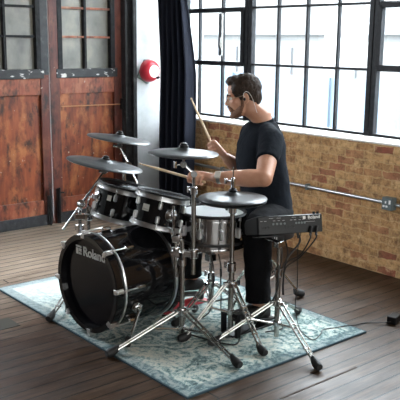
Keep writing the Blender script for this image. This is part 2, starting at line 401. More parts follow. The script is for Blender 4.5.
# door leaves
def door(name, x0, x1, panes_x, rust=False):
    r = sroot(name, ((x0+x1)/2, YW, 0)); y0, y1 = YW-.045, YW+.02
    s = .095 if not rust else .085
    mb = MB(); mb.bx((x0, y0, 0), (x0+s, y1, 2.55)); obj('stile', mb, STILE, r, bevel=.004); obj('stile', MB().bx((x1-.075, y0, 0), (x1, y1, 2.55 if rust else 1.20)), STILE, r, bevel=.004)
    if not rust: obj('upper_stile', MB().bx((x1-.075, y0-.002, 1.20), (x1, y1, 2.55)), POST, r, bevel=.004, label='black weathered upper stile')
    a, b = x0+s, x1-.075
    mb = MB(); mb.bx((a, y0+.004, .085), (b, y1, .205)); mb.bx((a, y0+.002, 1.045), (b, y1, 1.172)); obj('rail', mb, RAIL, r, bevel=.004)
    mb = MB(); mb.bx((a, YW-.016, .2), (b, y1, 1.05)); obj('panel', mb, PANEL, r)
    mb = MB(); mb.bx((a-.06, y0-.008, .0), (b+.05, y1, .088)); obj('kick_plate', mb, KICK, r, bevel=.003)
    obj('glazing_rail', MB().bx((a-.03, y0-.006, 1.172), (b+.03, y1, 1.243)), CHIPPED, r, bevel=.003)
    mb = MB(); mb.bx((a-.012, y0-.004, 1.243), (a+.03, y1, 2.5)); mb.bx((b-.03, y0-.004, 1.243), (b+.012, y1, 2.5)); mb.bx((a, y0-.004, 2.46), (b, y1, 2.55))
    for px in panes_x: mb.bx((px-.012, y0+.004, 1.243), (px+.012, y1, 2.5))
    obj('sash_frame', mb, FRAME, r, bevel=.003)
    mb = MB()
    for z in (1.492, 1.715, 2.1): mb.bx((a+.03, y0+.008, z-.009), (b-.03, y1, z+.009))
    obj('glazing_bar', mb, RUST if rust else FRAME, r, bevel=.002)
    ed = [a+.03] + list(panes_x) + [b-.03]
    for i in range(len(ed)-1):
        for z0, z1 in ((1.243, 1.492), (1.492, 1.715), (1.715, 2.1), (2.1, 2.46)):
            obj('pane', MB().bx((ed[i], YW-.004, z0), (ed[i+1], YW+.004, z1)), PANE, r)
    return r
door('door_1', 2.10, 2.922, [2.565])
mbx = None
d2 = door('door_2', 2.932, 3.603, [3.262], True)
mb = MB().box((3.30, YW-.05, .945), (.56, .010, .008), Matrix.Rotation(.012, 3, 'Y')); obj('batten', mb, BATTEN, d2)
mb = MB().bx((3.585, YW-.06, .90), (3.605, YW-.04, .99)); mb.cyl((3.595, YW-.062, .90), (3.595, YW-.062, .99), .008); obj('hinge', mb, FRAME, d2)
d1 = bpy.data.objects['door_1']
mb = MB().bx((2.868, YW-.066, .015), (2.908, YW-.045, .24)); mb.cyl((2.888, YW-.07, -.0), (2.888, YW-.07, .30), .008); obj('bolt', mb, POST, d1, bevel=.002)
mb = MB().bx((2.955, YW-.066, .06), (2.985, YW-.045, .29)); mb.cyl((2.97, YW-.075, .005), (2.97, YW-.075, .30), .009); mb.cyl((2.97, YW-.075, .26), (3.0, YW-.10, .26), .006); obj('bolt', mb, POST, d2, bevel=.002)
mb = MB().bx((1.95, YW-.05, 0), (2.095, YW+.02, 2.55)); struct('trim_4', mb, STILE, None, .004)

# windows: black steel casements in the right wall
XG = 4.0
def window(name, ya, yb, nb, vent=None):
    r = sroot(name, (XG, (ya+yb)/2, .878))
    mb = MB(); t_ = .018
    for y in (ya, yb): mb.bx((XG-.022, y-t_, .868), (XG+.022, y+t_, 2.62))
    mb.bx((XG-.02, ya, .868), (XG+.02, yb, .893)); mb.bx((XG-.02, ya, 2.58), (XG+.02, yb, 2.62)); obj('frame', mb, FRAME, r, bevel=.003)
    mb = MB()
    for i in range(1, nb):
        y = ya+(yb-ya)*i/nb; mb.bx((XG-.014, y-.0085, .885), (XG+.014, y+.0085, 2.6))
    for z in (1.30, 1.715, 2.13): mb.bx((XG-.013, ya, z-.0085), (XG+.013, yb, z+.0085))
    obj('glazing_bar', mb, FRAME, r, bevel=.002)
    if vent:
        y0, y1, z0, z1 = vent; mb = MB()
        for y in (y0, y1): mb.bx((XG-.035, y-.017, z0), (XG+.005, y+.017, z1))
        for z in (z0, z1): mb.bx((XG-.035, y0, z-.017), (XG+.005, y1, z+.017))
        obj('vent_sash', mb, FRAME, r, bevel=.003)
    zs = [.89, 1.30, 1.715, 2.13, 2.6]
    for i in range(nb):
        for k in range(4):
            a = ya+(yb-ya)*i/nb; b = ya+(yb-ya)*(i+1)/nb
            obj('pane', MB().bx((XG-.002, a, zs[k]), (XG+.002, b, zs[k+1])), GLASS, r)
    return r
w1 = window('window_1', 4.245, 5.085, 3, (4.275, 5.05, 1.30, 1.705))
w2 = window('window_2', 3.085, 4.20, 4)
w3 = window('window_3', 1.90, 3.045, 4, (1.93, 3.015, 1.315, 1.70))
mb = MB().bx((XG-.03, 4.51, 1.36), (XG-.014, 4.545, 1.68)); mb.bx((XG-.04, 4.515, 1.42), (XG-.02, 4.54, 1.50)); obj('stay_bar', mb, STEEL, w1)

# outside, seen washed out through the glass
mb = MB().bx((4.5, -14, -1.0), (16, 26, -.9)); struct('ground', mb, YARD)
b_ = thing('building', 'pale building across the yard, washed out beyond the steel windows', 'building', (13, 8, -.9))
obj('wall', MB().bx((12.5, -12, -.9), (15, 26, 5.2)), FACADE, b_)
obj('cornice', MB().bx((12.38, -12, 1.62), (12.5, 26, 1.72)), FACDARK, b_)
for yy in (4.6, 6.4, 8.2, 10.0, 11.8, 13.6, 15.4):
    f_ = obj('window', MB().bx((12.44, yy, .45), (12.52, yy+.9, 1.35)), FACDARK, b_)
h_ = thing('hoarding', 'pale blue site hoarding standing outside the low window panes', 'hoarding', (8.2, 6, -.9))
obj('panel', MB().bx((8.2, -4, -.9), (8.25, 18, .99)), HOARD, h_)
for yy in range(-3, 18, 2): obj('batten', MB().bx((8.16, yy, -.9), (8.2, yy+.1, .99)), HOARD, h_)

# ------------------------------------------------------------------ curtain
mb = MB(); rings = []; N = 80
def cur(u, z):
    e = 4.63 + .10*max(0, (z-1.25))/.5*.9 + .025*max(0, (1.0-z))
    e = min(e, 4.86)
    y = 5.085 + (e-5.085)*u
    x = 3.80 + .034*math.sin(u*2*PI*5.2 + .5*math.sin(z*1.7)) + .014*math.sin(u*31+z*2.3) - .02*u
    return V((x, y + .012*math.sin(u*2*PI*5.2+1.2), z))
nz = 30
vs = []; fs = []
for k in range(nz+1):
    z = .03 + 2.75*k/nz
    for i in range(N+1): vs.append(cur(i/N, z))
for k in range(nz):
    for i in range(N): a = k*(N+1)+i; fs.append((a, a+1, a+N+2, a+N+1))
mb.add(vs, fs)
cu = obj('curtain', mb, CURT, None, (3.80, 4.86, .03), ang=180)
s_ = cu.modifiers.new('thick', 'SOLIDIFY'); s_.thickness = .006
tag(cu, 'dark navy full-length curtain hanging in folds at the room corner beside the window', 'curtain')
cr = thing('curtain_rail', 'steel curtain rail above the windows', 'rail', (3.80, 4.8, 2.8)); obj('rod', MB().cyl((3.80, 1.0, 2.80), (3.80, 5.25, 2.80), .014), STEEL, cr)
obj('bracket', MB().bx((3.80, 4.0, 2.785), (3.935, 4.03, 2.815)), STEEL, cr)

# ------------------------------------------------------------------ fire bell
bl_ = thing('fire_bell', 'round red fire alarm bell with white centre disc on the white wall', 'bell', (3.892, YW, 1.215))
bc = V((3.892, YW, 1.213)); ax = (0, -1, 0)
obj('back_plate', MB().box(bc+V((-.012, -.012, -.008)), (.13, .024, .17), Matrix.Rotation(.5, 3, 'Y')), GREYGREEN, bl_, bevel=.004)
obj('gong', MB().lathe([(.0, .025), (.092, .025), (.097, .032), (.096, .05), (.089, .075), (.076, .096), (.058, .108), (.0, .112)], bc, ax), REDBELL, bl_)
obj('disc', MB().lathe([(0, .10), (.052, .10), (.052, .1125), (0, .116)], bc+V((.004, 0, -.002)), ax), WHITE, bl_)
mb = MB().ell(bc+V((.040, -.112, -.055)), (.016, .014, .012)); mb.cyl(bc+V((.040, -.112, -.055)), bc+V((.072, -.09, -.055)), .006); obj('striker', mb, BLACK, bl_)

# ------------------------------------------------------------------ conduit and outlet box
co = thing('conduit', 'thin grey metal conduit pipe running along the brick wall', 'pipe', (XW-.02, 3.8, .475))
obj('pipe', MB().cyl((XW-.019, 2.850, .478), (XW-.019, 5.08, .478), .0115), CONDUIT, co)
obj('pipe', MB().cyl((XW-.019, -2.0, .474), (XW-.019, 2.778, .474), .0115), CONDUIT, co)
for y in (3.50, 4.4, 2.2):
    obj('pipe_clip', MB().bx((XW-.034, y, .456), (XW, y+.02, .498)), GREYBOX, co, bevel=.002)
bx_ = thing('outlet_box', 'small grey metal outlet box on the conduit along the brick wall', 'outlet box', (XW-.03, 2.845, .435))
obj('box', MB().bx((XW-.050, 2.775, .437), (XW, 2.852, .517)), GREYBOX, bx_, bevel=.004)
mb = MB().bx((XW-.053, 2.828, .455), (XW-.050, 2.842, .467)); mb.bx((XW-.053, 2.806, .455), (XW-.050, 2.820, .467)); mb.bx((XW-.053, 2.818, .480), (XW-.050, 2.825, .494)); obj('socket', mb, WHITE, bx_)
obj('switch', MB().bx((XW-.054, 2.785, .478), (XW-.050, 2.797, .503)), WHITE, bx_)

# ------------------------------------------------------------------ rug
RT_ = .010
mb = MB(); nx, ny = 24, 36; vs = []; fs = []
rc = V(((RX0+RX1)/2, (RY0+RY1)/2, 0))
mb.bx((RX0, RY0, 0.0005), (RX1, RY1, RT_))
rg = thing('rug', 'faded teal and cream patterned rug under the drum kit', 'rug', (rc.x, rc.y, 0))
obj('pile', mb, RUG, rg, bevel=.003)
mb = MB(); e_ = .006
mb.bx((RX0-e_, RY0-e_, .0005), (RX1+e_, RY0, RT_-.001)); mb.bx((RX0-e_, RY1, .0005), (RX1+e_, RY1+e_, RT_-.001)); mb.bx((RX0-e_, RY0, .0005), (RX0, RY1, RT_-.001)); mb.bx((RX1, RY0, .0005), (RX1+e_, RY1, RT_-.001))
obj('edge_binding', mb, RUGEDGE, rg)
def gz(x, y): return RT_ if RX0-.006 < x < RX1+.006 and RY0-.006 < y < RY1+.006 else 0.0

# ------------------------------------------------------------------ hardware helpers
def leg(root, top, foot, low, spread=.011, rr=.0052, bar=STEEL):
    top = V(top); foot = V(foot); low = V(low)
    z0 = gz(foot.x, foot.y); fp = V((foot.x, foot.y, z0+.024)); d = (fp-top).normalized(); sd = d.cross(V((0, 0, 1))).normalized()
    mb = MB()
    for s in (-1, 1): mb.tube([top+sd*spread*s*1.2, top.lerp(fp, .5)+sd*spread*s, fp+sd*spread*s*.7], rr, 8)
    for u in (.35, .75): p = top.lerp(fp, u); mb.cyl(p-sd*spread*1.5, p+sd*spread*1.5, .0045, n=8)
    lg = obj('leg', mb, bar, root)
    mb = MB(); q = top.lerp(fp, .42)
    mb.tube([low, q], .0055, 8); obj('brace', mb, bar, lg)
    dh = V((d.x, d.y, 0)).normalized(); mb = MB()
    R = Matrix((dh, V((0, 0, 1)).cross(dh), V((0, 0, 1)))).transposed()
    prof = []
    for u, w_, h_ in ((-.034, .011, .018), (-.012, .017, .023), (.014, .0205, .0225), (.03, .016, .015)):
        c = V((foot.x, foot.y, z0)) + dh*u
        ring = []
        zc = .0225 + (.016 if u < -.03 else .004 if u < 0 else 0)
        for k in range(12):
            a = 2*PI*k/12; ring.append(V((c.x, c.y, 0)) + R @ V((0, w_*math.cos(a), 0)) + V((0, 0, max(z0+.0006, z0+zc+h_*math.sin(a)))))
        prof.append(ring)
    mb.loft(prof); obj('rubber_foot', mb, RUBBER, lg)
def collar(root, p, d=(0, 0, 1), r=.02, h=.04, name='collar', m=CHROME):
    d = V(d).normalized(); p = V(p); mb = MB(); mb.lathe([(r*.8, -h/2), (r, -h/2+.004), (r, h/2-.004), (r*.8, h/2)], p, d, 18)
    o = obj(name, mb, m, root)
    F = frame(d); s = F.col[0]*-1 if F.col[0].dot(RT) > 0 else F.col[0]
    mb = MB(); mb.cyl(p+s*r*.8, p+s*(r+.022), .0045, n=8); mb.box(p+s*(r+.024), (.010, .032, .010), Matrix((s, V(d), s.cross(V(d)))).transposed()); obj('wing_screw', mb, CHROME, o, bevel=.002)
    return o
def tripod(root, pos, feet, hub, low):
    p = V((pos[0], pos[1], 0)); mb = MB()
    mb.lathe([(.018, hub-.022), (.024, hub-.018), (.024, hub+.014), (.016, hub+.022)], p, n=20); for_low = MB().lathe([(.015, low-.012), (.019, low-.010), (.019, low+.01), (.015, low+.012)], p, n=18)
    obj('lower_collar', for_low, CHROME, root)
    for f in feet:
        d = (V((f[0], f[1], 0))-p).normalized(); mb.box(p+d*.026+V((0, 0, hub)), (.026, .026, .024), frame((0, 0, 1), d))
    obj('tripod_collar', mb, CHROME, root, bevel=.002)
    for f in feet:
        d = (V((f[0], f[1], 0))-p).normalized(); leg(root, p+d*.032+V((0, 0, hub)), (f[0], f[1], 0), p+d*.018+V((0, 0, low)))
def tubes(root, pos, segs):
    for (z0, z1, r, nm) in segs: obj(nm, MB().cyl((pos[0], pos[1], z0), (pos[0], pos[1], z1), r, n=18), STEEL, root)
def cymbal(label, c, dia, tilt, direction, logo=True, bow=.022):
    dr = V((direction[0], direction[1], 0)).normalized(); n_ = (V((0, 0, 1))*math.cos(tilt) + dr*math.sin(tilt)).normalized(); R = dia/2; c = V(c)
    tcy = thing('cymbal', label, 'cymbal', c)
    top = [(R, .016), (R*.985, .020), (R*.75, .026), (R*.45, .031), (R*.27, .034), (R*.21, .038), (R*.155, .044), (R*.085, .048), (.012, .049)]
    bot = [(.012, .043), (R*.155, .038), (R*.22, .030), (R*.45, .025), (R*.75, .020), (R*.97, .013)]
    mb = MB().lathe(top+bot, c - n_*.03, n_, 64, closed=True); obj('plate', mb, CYM, tcy, ang=50)
    mb = MB().lathe([(0, .014), (.022, .014), (.024, .018), (.022, .026), (.017, .028), (.016, .036), (.006, .039), (0, .039)], c, n_, 20); obj('felt_and_nut', mb, BLACK, tcy)
    return tcy, n_
LUGP = None
def lug(mbq, p, out, up_, w_=.011, h_=.034, d_=.012):
    F = Matrix((up_.cross(out).normalized(), out.normalized(), up_.normalized())).transposed()
    rings = []
    for u, s in ((-.5, .55), (-.38, 1), (.38, 1), (.5, .55)):
        rings.append([p + F @ V((w_*s*math.cos(2*PI*k/10), d_*s*math.sin(2*PI*k/10), h_*u)) for k in range(10)])
    mbq.loft(rings)
def drum(name, label, c, u, r, h, nl, phase, shell, head, hoop=SATIN, badge=None, rimcol=RUBBER, lugs2=True):
    u = V(u).normalized(); c = V(c); F = frame(u, (1, 0, 0)); tt = thing(name, label, 'drum', c)
    P = lambda a, rad, z: c + F @ V((rad*math.cos(a), rad*math.sin(a), z))
    obj('shell', MB().lathe([(r*.97, -h/2), (r, -h/2+.003), (r, h/2-.003), (r*.97, h/2)], c, u, 56), shell, tt)
    for s, nm in ((1, 'hoop'), (-1, 'hoop')):
        z = s*(h/2-.002)
        mb = MB().lathe([(r+.001, z-.012), (r+.011, z-.010), (r+.012, z+.009), (r+.006, z+.012), (r+.001, z+.010)], c, u, 56, closed=True)
        mb.lathe([(r+.010, z-.012), (r+.0155, z-.012), (r+.0155, z-.006), (r+.010, z-.006)], c, u, 56, closed=True); obj(nm, mb, hoop, tt)
    mb = MB().lathe([(r-.006, h/2+.010), (r+.010, h/2+.010), (r+.013, h/2+.016), (r+.010, h/2+.022), (r+.002, h/2+.022), (r-.006, h/2+.016)], c, u, 56, closed=True); obj('rim', mb, rimcol, tt)
    obj('drum_head', MB().lathe([(0, h/2+.006), (r-.002, h/2+.006), (r-.002, h/2+.011), (r-.012, h/2+.013), (0, h/2+.014)], c, u, 56), head, tt)
    for k in range(nl):
        a = phase+2*PI*k/nl
        for s in ((1, -1) if lugs2 else (1,)):
            out = (P(a, 1, 0)-P(a, 0, 0)).normalized(); mb = MB()
            zc = s*h*.24 if lugs2 else 0
            lug(mb, P(a, r+.007, zc), out, u, .011, .038 if lugs2 else .055); mb.cyl(P(a, r+.0125, zc), P(a, r+.0125, s*(h/2+.004)), .0032, n=8)
            mb.cyl(P(a, r+.0125, s*(h/2-.012)), P(a, r+.0125, s*(h/2+.008)), .0055, n=8)
            obj('lug', mb, SATIN, tt)
    return tt, P, F

# ------------------------------------------------------------------ bass drum
ca = math.radians(4); KX = V((math.cos(ca), math.sin(ca), 0)); KY = V((-KX.y, KX.x, 0))
KC = V((1.876, 3.118, .281)); KR = .242
bd = thing('bass_drum', 'large glossy black bass drum lying on its side at the front of the kit', 'drum', (2.08, 3.12, RT_))
P = lambda a, r, d: KC + KX*d + (-KY*math.cos(a) + V((0, 0, 1))*math.sin(a))*r     # angle 0 points to -Y
obj('shell', MB().lathe([(KR-.01, .03), (KR, .034), (KR, .40), (KR-.01, .404)], KC, KX, 72), BLACKGLOSS, bd)
obj('front_hoop', MB().lathe([(KR-.018, -.004), (KR+.006, -.006), (KR+.0095, -.002), (KR+.0095, .036), (KR-.004, .038), (KR-.022, .03)], KC, KX, 72, closed=True), BLACKGLOSS, bd)
obj('rear_hoop', MB().lathe([(KR-.01, .395), (KR+.0095, .395), (KR+.0095, .433), (KR-.01, .435)], KC, KX, 72, closed=True), BLACKGLOSS, bd)
obj('tension_ring', MB().lathe([(KR-.002, .046), (KR+.010, .047), (KR+.012, .053), (KR+.010, .059), (KR-.002, .060)], KC, KX, 72, closed=True), SATIN, bd)
obj('tension_ring', MB().lathe([(KR-.002, .370), (KR+.010, .371), (KR+.012, .379), (KR+.010, .386), (KR-.002, .388)], KC, KX, 72, closed=True), SATIN, bd)
hd = obj('drum_head', MB().lathe([(0, .026), (KR-.015, .026), (KR-.015, .03), (0, .032)], KC, KX, 72), HEADB, bd)
tp = KC + KX*.0245 + V((0, 0, .150)) + KY*.0
tx = -KY; sz = .062
text_mesh('logo', 'Roland', .066, tp + tx*.030, tx, (0, 0, 1), WHITE, hd, bold=.0012, label='white maker name lettering')
mb = MB(); e0 = tp - tx*.098
E_ = lambda x, z: e0 + tx*x + V((0, 0, z)) 
for (x0, x1, z0, z1) in ((-.024, .022, .014, .024), (-.024, -.004, -.022, .010), (.0, .022, -.006, .010), (.0, .010, -.022, -.010), (.013, .022, -.022, -.010)):
    mb.loft([[E_(x0, z0)-KX*.001, E_(x1, z0)-KX*.001, E_(x1, z1)-KX*.001, E_(x0, z1)-KX*.001], [E_(x0, z0), E_(x1, z0), E_(x1, z1), E_(x0, z1)]])
obj('emblem', mb, WHITE, hd)
for k in range(8):
    a = math.radians(4+45*k)
    out = (P(a, 1, 0)-P(a, 0, 0)).normalized(); tg = KX.cross(out)
    F = Matrix((KX, tg, out)).transposed(); mb = MB()
    mb.box(P(a, KR+.0115, .012), (.046, .024, .006), F); mb.box(P(a, KR+.0025, -.009), (.006, .024, .024), F)
    mb.cyl(P(a, KR+.022, .0), P(a, KR+.022, .125), .0042, n=8); mb.cyl(P(a, KR+.022, -.012), P(a, KR+.022, .008), .008, n=10)
    mb.box(P(a, KR+.016, .018), (.02, .016, .016), F)
    cl = obj('claw', mb, SATIN, bd, bevel=.002)
    mb = MB(); lug(mb, P(a, KR+.012, .135), out, KX, .011, .055, .016); obj('lug', mb, CHROME, bd)
# spurs
for (a, foot) in ((-21, (1.95, 2.872)), (212, (1.955, 3.455))):
    aa = math.radians(a); out = (P(aa, 1, 0)-P(aa, 0, 0)).normalized(); b0 = P(aa, KR+.012, .125 if a < 0 else .16)
    mb = MB(); mb.lathe([(.028, -.012), (.03, -.006), (.024, .012), (.012, .018)], b0, out, 18); mb.box(b0+out*.018, (.03, .024, .022), frame(out, KX)); br_ = obj('spur_bracket', mb, CHROME, bd, bevel=.003)
    f_ = V((foot[0], foot[1], gz(*foot))); s0 = b0+out*.022; mb = MB(); mb.cyl(s0+(s0-f_).normalized()*.03, s0.lerp(f_, .62), .0095, n=14); mb.cyl(s0.lerp(f_, .6), s0.lerp(f_, .9), .006, n=12)
    lg = obj('spur', mb, CHROME, bd); mb = MB(); dd = (f_-s0).normalized()
    mb.lathe([(.010, .05), (.013, .045), (.016, .012), (.013, .001), (0, .001)], (f_.x, f_.y, f_.z), (0, 0, 1), 16); obj('rubber_foot', mb, RUBBER, lg)

# ------------------------------------------------------------------ toms
t1, P1, F1 = drum('tom', 'smaller black tom with silver badge, nearest the camera above the bass drum', (2.280, 3.05, .612), (.24, -.04, .97), .128, .150, 6, .35, BLACKGLOSS, HEADB)
a = math.radians(0)
def ang_of(F, c, pt):
    q = F.transposed() @ (V(pt)-V(c)); return math.atan2(q.y, q.x)
camv = V((0, 0, .6))
ab = ang_of(F1, (2.280, 3.05, .612), (1.6, 2.85, .6))
pb = P1(ab, .1295, .012); ob = (P1(ab, 1, .012)-P1(ab, 0, .012)).normalized(); ub = V((.24, -.04, .97)).normalized()
obj('badge', MB().box(pb, (.038, .034, .002), Matrix((ub.cross(ob).normalized(), ub, ob)).transposed()), BADGE, t1)
text_mesh('badge_lettering', 'Roland', .009, pb+ob*.0014-ub*.008, ub.cross(ob), ub, BLACK, t1, .0003)
ab2 = ang_of(F1, (2.280, 3.05, .612), (2.16, 2.5, .6)); pm = P1(ab2, .129, -.002); om = (P1(ab2, 1, 0)-P1(ab2, 0, 0)).normalized()
mb = MB().lathe([(.0, -.001), (.034, -.001), (.034, .006), (.026, .012), (.014, .02), (0, .02)], pm, om, 20); mb.box(pm+om*.02, (.024, .024, .03), frame(om, ub)); obj('mount_bracket', mb, CHROME, t1, bevel=.002)
TPM = pm + om*.03
t2, P2, F2 = drum('tom', 'larger black tom further from the camera, under the left-hand cymbal', (2.303, 3.418, .585), (.22, -.09, .97), .152, .165, 6, .1, BLACKGLOSS, HEADB)
ab3 = ang_of(F2, (2.303, 3.418, .585), (1.95, 3.52, .58)); pm2 = P2(ab3, .153, .01); om2 = (P2(ab3, 1, 0)-P2(ab3, 0, 0)).normalized()
mb = MB().lathe([(.0, -.001), (.034, -.001), (.034, .006), (.026, .012), (.014, .02), (0, .02)], pm2, om2, 20); mb.box(pm2+om2*.02, (.024, .024, .03), frame(om2, (0, 0, 1))); obj('mount_bracket', mb, CHROME, t2, bevel=.002)
ab4 = ang_of(F2, (2.303, 3.418, .585), (1.6, 3.15, .58)); pb = P2(ab4, .1535, .03); ob = (P2(ab4, 1, 0)-P2(ab4, 0, 0)).normalized(); ub = V((.22, -.09, .97)).normalized()
obj('badge', MB().box(pb, (.026, .03, .002), Matrix((ub.cross(ob).normalized(), ub, ob)).transposed()), BADGE, t2)

# ------------------------------------------------------------------ snare
SC = V((2.548, 2.952, .500))
s1, PS, FS = drum('snare_drum', 'chrome snare drum with a pale mesh head between the drummer\'s knees', SC, (.03, .0, 1), .172, .150, 10, .2, CHROME, WHEAD, CHROME, None, RUBBER, False)
obj('strap_band', MB().lathe([(.174, -.052), (.182, -.052), (.182, -.072), (.174, -.072)], SC, (.03, 0, 1), 56, closed=True), RUBBER, s1)

# ------------------------------------------------------------------ stands
# front cymbal stand
A = (2.22, 2.79)
sa = thing('cymbal_stand', 'chrome tripod stand in the foreground holding the small tom and a cymbal', 'stand', (A[0], A[1], RT_))
tripod(sa, A, [(1.834, 2.834), (2.20, 2.365), (2.50, 3.03)], .155, .065)
tubes(sa, A, [(.03, .42, .0135, 'lower_tube'), (.40, .52, .0105, 'upper_tube')])
collar(sa, (A[0], A[1], .415), r=.021, h=.05)
B_ = V((2.262, 2.755, 0)); L_ = V((2.197, 2.812, 0))
mb = MB(); mb.box(V((A[0]+.004, A[1]-.003, .452)), (.125, .034, .03), Matrix.Rotation(math.atan2(-.64, .769), 3, 'Z')); mb.lathe([(.02, -.024), (.024, -.02), (.024, .02), (.02, .024)], B_+V((0, 0, .452)), n=16); mb.lathe([(.016, -.022), (.019, -.018), (.019, .018), (.016, .022)], L_+V((0, 0, .462)), n=16)
mc = obj('multi_clamp', mb, CHROME, sa, bevel=.003)
obj('wing_screw', MB().box(V((A[0], A[1], .452))+V((-.03, -.035, .0)), (.012, .03, .04)).cyl(V((A[0], A[1], .452)), V((A[0]-.03, A[1]-.035, .452)), .006, n=8), CHROME, mc, bevel=.002)
obj('cymbal_tube', MB().cyl(B_+V((0, 0, .345)), B_+V((0, 0, .765)), .0115, n=16), STEEL, sa)
collar(sa, B_+V((0, 0, .765)), r=.018, h=.04, name='tube_collar')
CT = V((2.226, 2.790, .946))
mb = MB(); mb.cyl(B_+V((0, 0, .77)), B_+V((0, 0, .835)), .008, n=12); mb.lathe([(.0, -.012), (.016, -.012), (.016, .012), (0, .012)], B_+V((0, 0, .845)), FW, 16); mb.lathe([(.0, -.012), (.016, -.012), (.016, .012), (0, .012)], CT+V((0, 0, -.055)), FW, 16)
mb.cyl(B_+V((0, 0, .845)), CT+V((0, 0, -.055)), .007, n=10); mb.cyl(CT+V((0, 0, -.055)), CT+V((0, 0, .02)), .006, n=12); mb.lathe([(.011, -.03), (.015, -.028), (.015, -.012), (.010, -.008)], CT, n=16)
tl = obj('tilter', mb, CHROME, sa)
obj('wing_screw', MB().cyl(CT+V((0, 0, -.055)), CT+V((-.03, .02, -.055)), .005, n=8).box(CT+V((-.034, .022, -.055)), (.012, .012, .034)), CHROME, tl, bevel=.002)
obj('tom_rod', MB().cyl(L_+V((0, 0, .33)), L_+V((0, 0, .535)), .0085, n=14), STEEL, sa)
q = L_+V((0, 0, .525))
mb = MB(); mb.box(q, (.04, .03, .035), Matrix.Rotation(-.69, 3, 'Z')); obj('tom_clamp', mb, CHROME, sa, bevel=.004)
obj('bent_arm', MB().tube([q, q.lerp(TPM, .6)+V((-.02, -.01, -.012)), V((TPM.x, TPM.y, q.z+.004)), TPM+V((0, 0, -.03)), TPM+V((0, 0, .055))], .006, 10, 5), CHROME, sa)
cymbal('dark grey cymbal overlapping the curtain in view, level with the drummer\'s stick hand', CT+V((0, 0, .012)), .340, .03, (1, -.6))

# left cymbal stand
B2 = (2.13, 3.60)
sb = thing('cymbal_stand', 'chrome stand behind the bass drum holding the larger tom and low left cymbal', 'stand', (B2[0], B2[1], RT_))
tripod(sb, B2, [(1.838, 3.43), (2.36, 3.86), (2.40, 3.42)], .16, .07)
tubes(sb, B2, [(.03, .42, .0135, 'lower_tube'), (.40, .555, .0105, 'upper_tube')])
collar(sb, (B2[0], B2[1], .43), r=.021, h=.05)
S2 = V((2.165, 3.567, 0)); obj('tom_tube', MB().cyl(S2+V((0, 0, .34)), S2+V((0, 0, .56)), .011, n=16), STEEL, sb)
bt = V((B2[0], B2[1], .535)); mb = MB(); mb.box(V(((B2[0]+S2.x)/2, (B2[1]+S2.y)/2, .50)), (.10, .034, .03), Matrix.Rotation(-.75, 3, 'Z')); mb.lathe([(.016, -.022), (.022, -.018), (.022, .018), (.016, .022)], S2+V((0, 0, .50)), n=16); obj('multi_clamp', mb, CHROME, sb, bevel=.003)
e0 = V((1.965, 3.50, .47)); e1 = V((2.300, 3.607, .738)); 
def nearest(a, b, p): u = (p-a).dot(b-a)/(b-a).length_squared; return a+(b-a)*u
jb = nearest(e0, e1, bt)
obj('boom_arm', MB().cyl(e0, e1, .0062, n=12), CHROME, sb)
mb = MB(); mb.lathe([(0, -.018), (.022, -.018), (.024, -.01), (.024, .01), (.022, .018), (0, .018)], jb, FW, 18); mb.cyl(bt, jb, .013, n=12); mb.cyl(jb-FW*.04, jb+FW*.02, .008, n=10); tl = obj('boom_clamp', mb, CHROME, sb)
obj('wing_screw', MB().box(jb-FW*.045, (.014, .034, .016)), CHROME, tl, bevel=.003)
mb = MB(); mb.lathe([(0, -.012), (.016, -.012), (.016, .012), (0, .012)], e1, FW, 16); mb.cyl(e1, e1+V((.008, .0, .06)), .006, n=12); mb.lathe([(.012, .0), (.017, .004), (.017, .02), (.011, .024)], e1+V((.004, 0, .012)), n=16); mb.cyl(e1-RT*.03, e1+RT*.022, .007, n=10); obj('tilter', mb, CHROME, sb)
obj('tom_arm', MB().tube([S2+V((0, 0, .545)), S2+V((0, 0, .59)), (S2+V((0, 0, .61))).lerp(pm2+om2*.03, .5), pm2+om2*.02], .006, 10, 5), CHROME, sb)
cymbal('large dark grey cymbal tilting over the larger tom, leftmost in the kit', e1+V((.008, 0, .052)), .442, .19, (1, -.55))

# rear cymbal stand
B3 = (2.60, 3.85)
sd_ = thing('cymbal_stand', 'chrome boom stand at the back of the kit near the curtain', 'stand', (B3[0], B3[1], RT_))
tripod(sd_, B3, [(2.28, 3.95), (2.66, 3.50), (2.86, 4.05)], .16, .07)
tubes(sd_, B3, [(.03, .42, .0135, 'lower_tube'), (.40, .69, .0105, 'upper_tube')])
collar(sd_, (B3[0], B3[1], .43), r=.021, h=.05)
g0 = V((2.66, 3.795, .60)); g1 = V((2.592, 3.885, .830)); jb = V((B3[0], B3[1], .70))
jn = nearest(g0, g1, jb); obj('boom_arm', MB().cyl(g0, g1, .0065, n=12), CHROME, sd_)
mb = MB(); mb.lathe([(0, -.016), (.02, -.016), (.02, .016), (0, .016)], jn, FW, 18); mb.cyl(jb-V((0, 0, .02)), jn, .012, n=12); obj('boom_clamp', mb, CHROME, sd_)
mb = MB(); mb.lathe([(0, -.012), (.016, -.012), (.016, .012), (0, .012)], g1, FW, 16); mb.cyl(g1, g1+V((0, 0, .06)), .006, n=12); mb.lathe([(.012, .0), (.017, .004), (.017, .02), (.011, .024)], g1+V((0, 0, .012)), n=16); mb.cyl(g1-RT*.04, g1+RT*.012, .008, n=10); obj('tilter', mb, CHROME, sd_)
cymbal('dark grey cymbal at the back in front of the black post, highest on the left', g1+V((0, 0, .055)), .398, .15, (1, -.55))

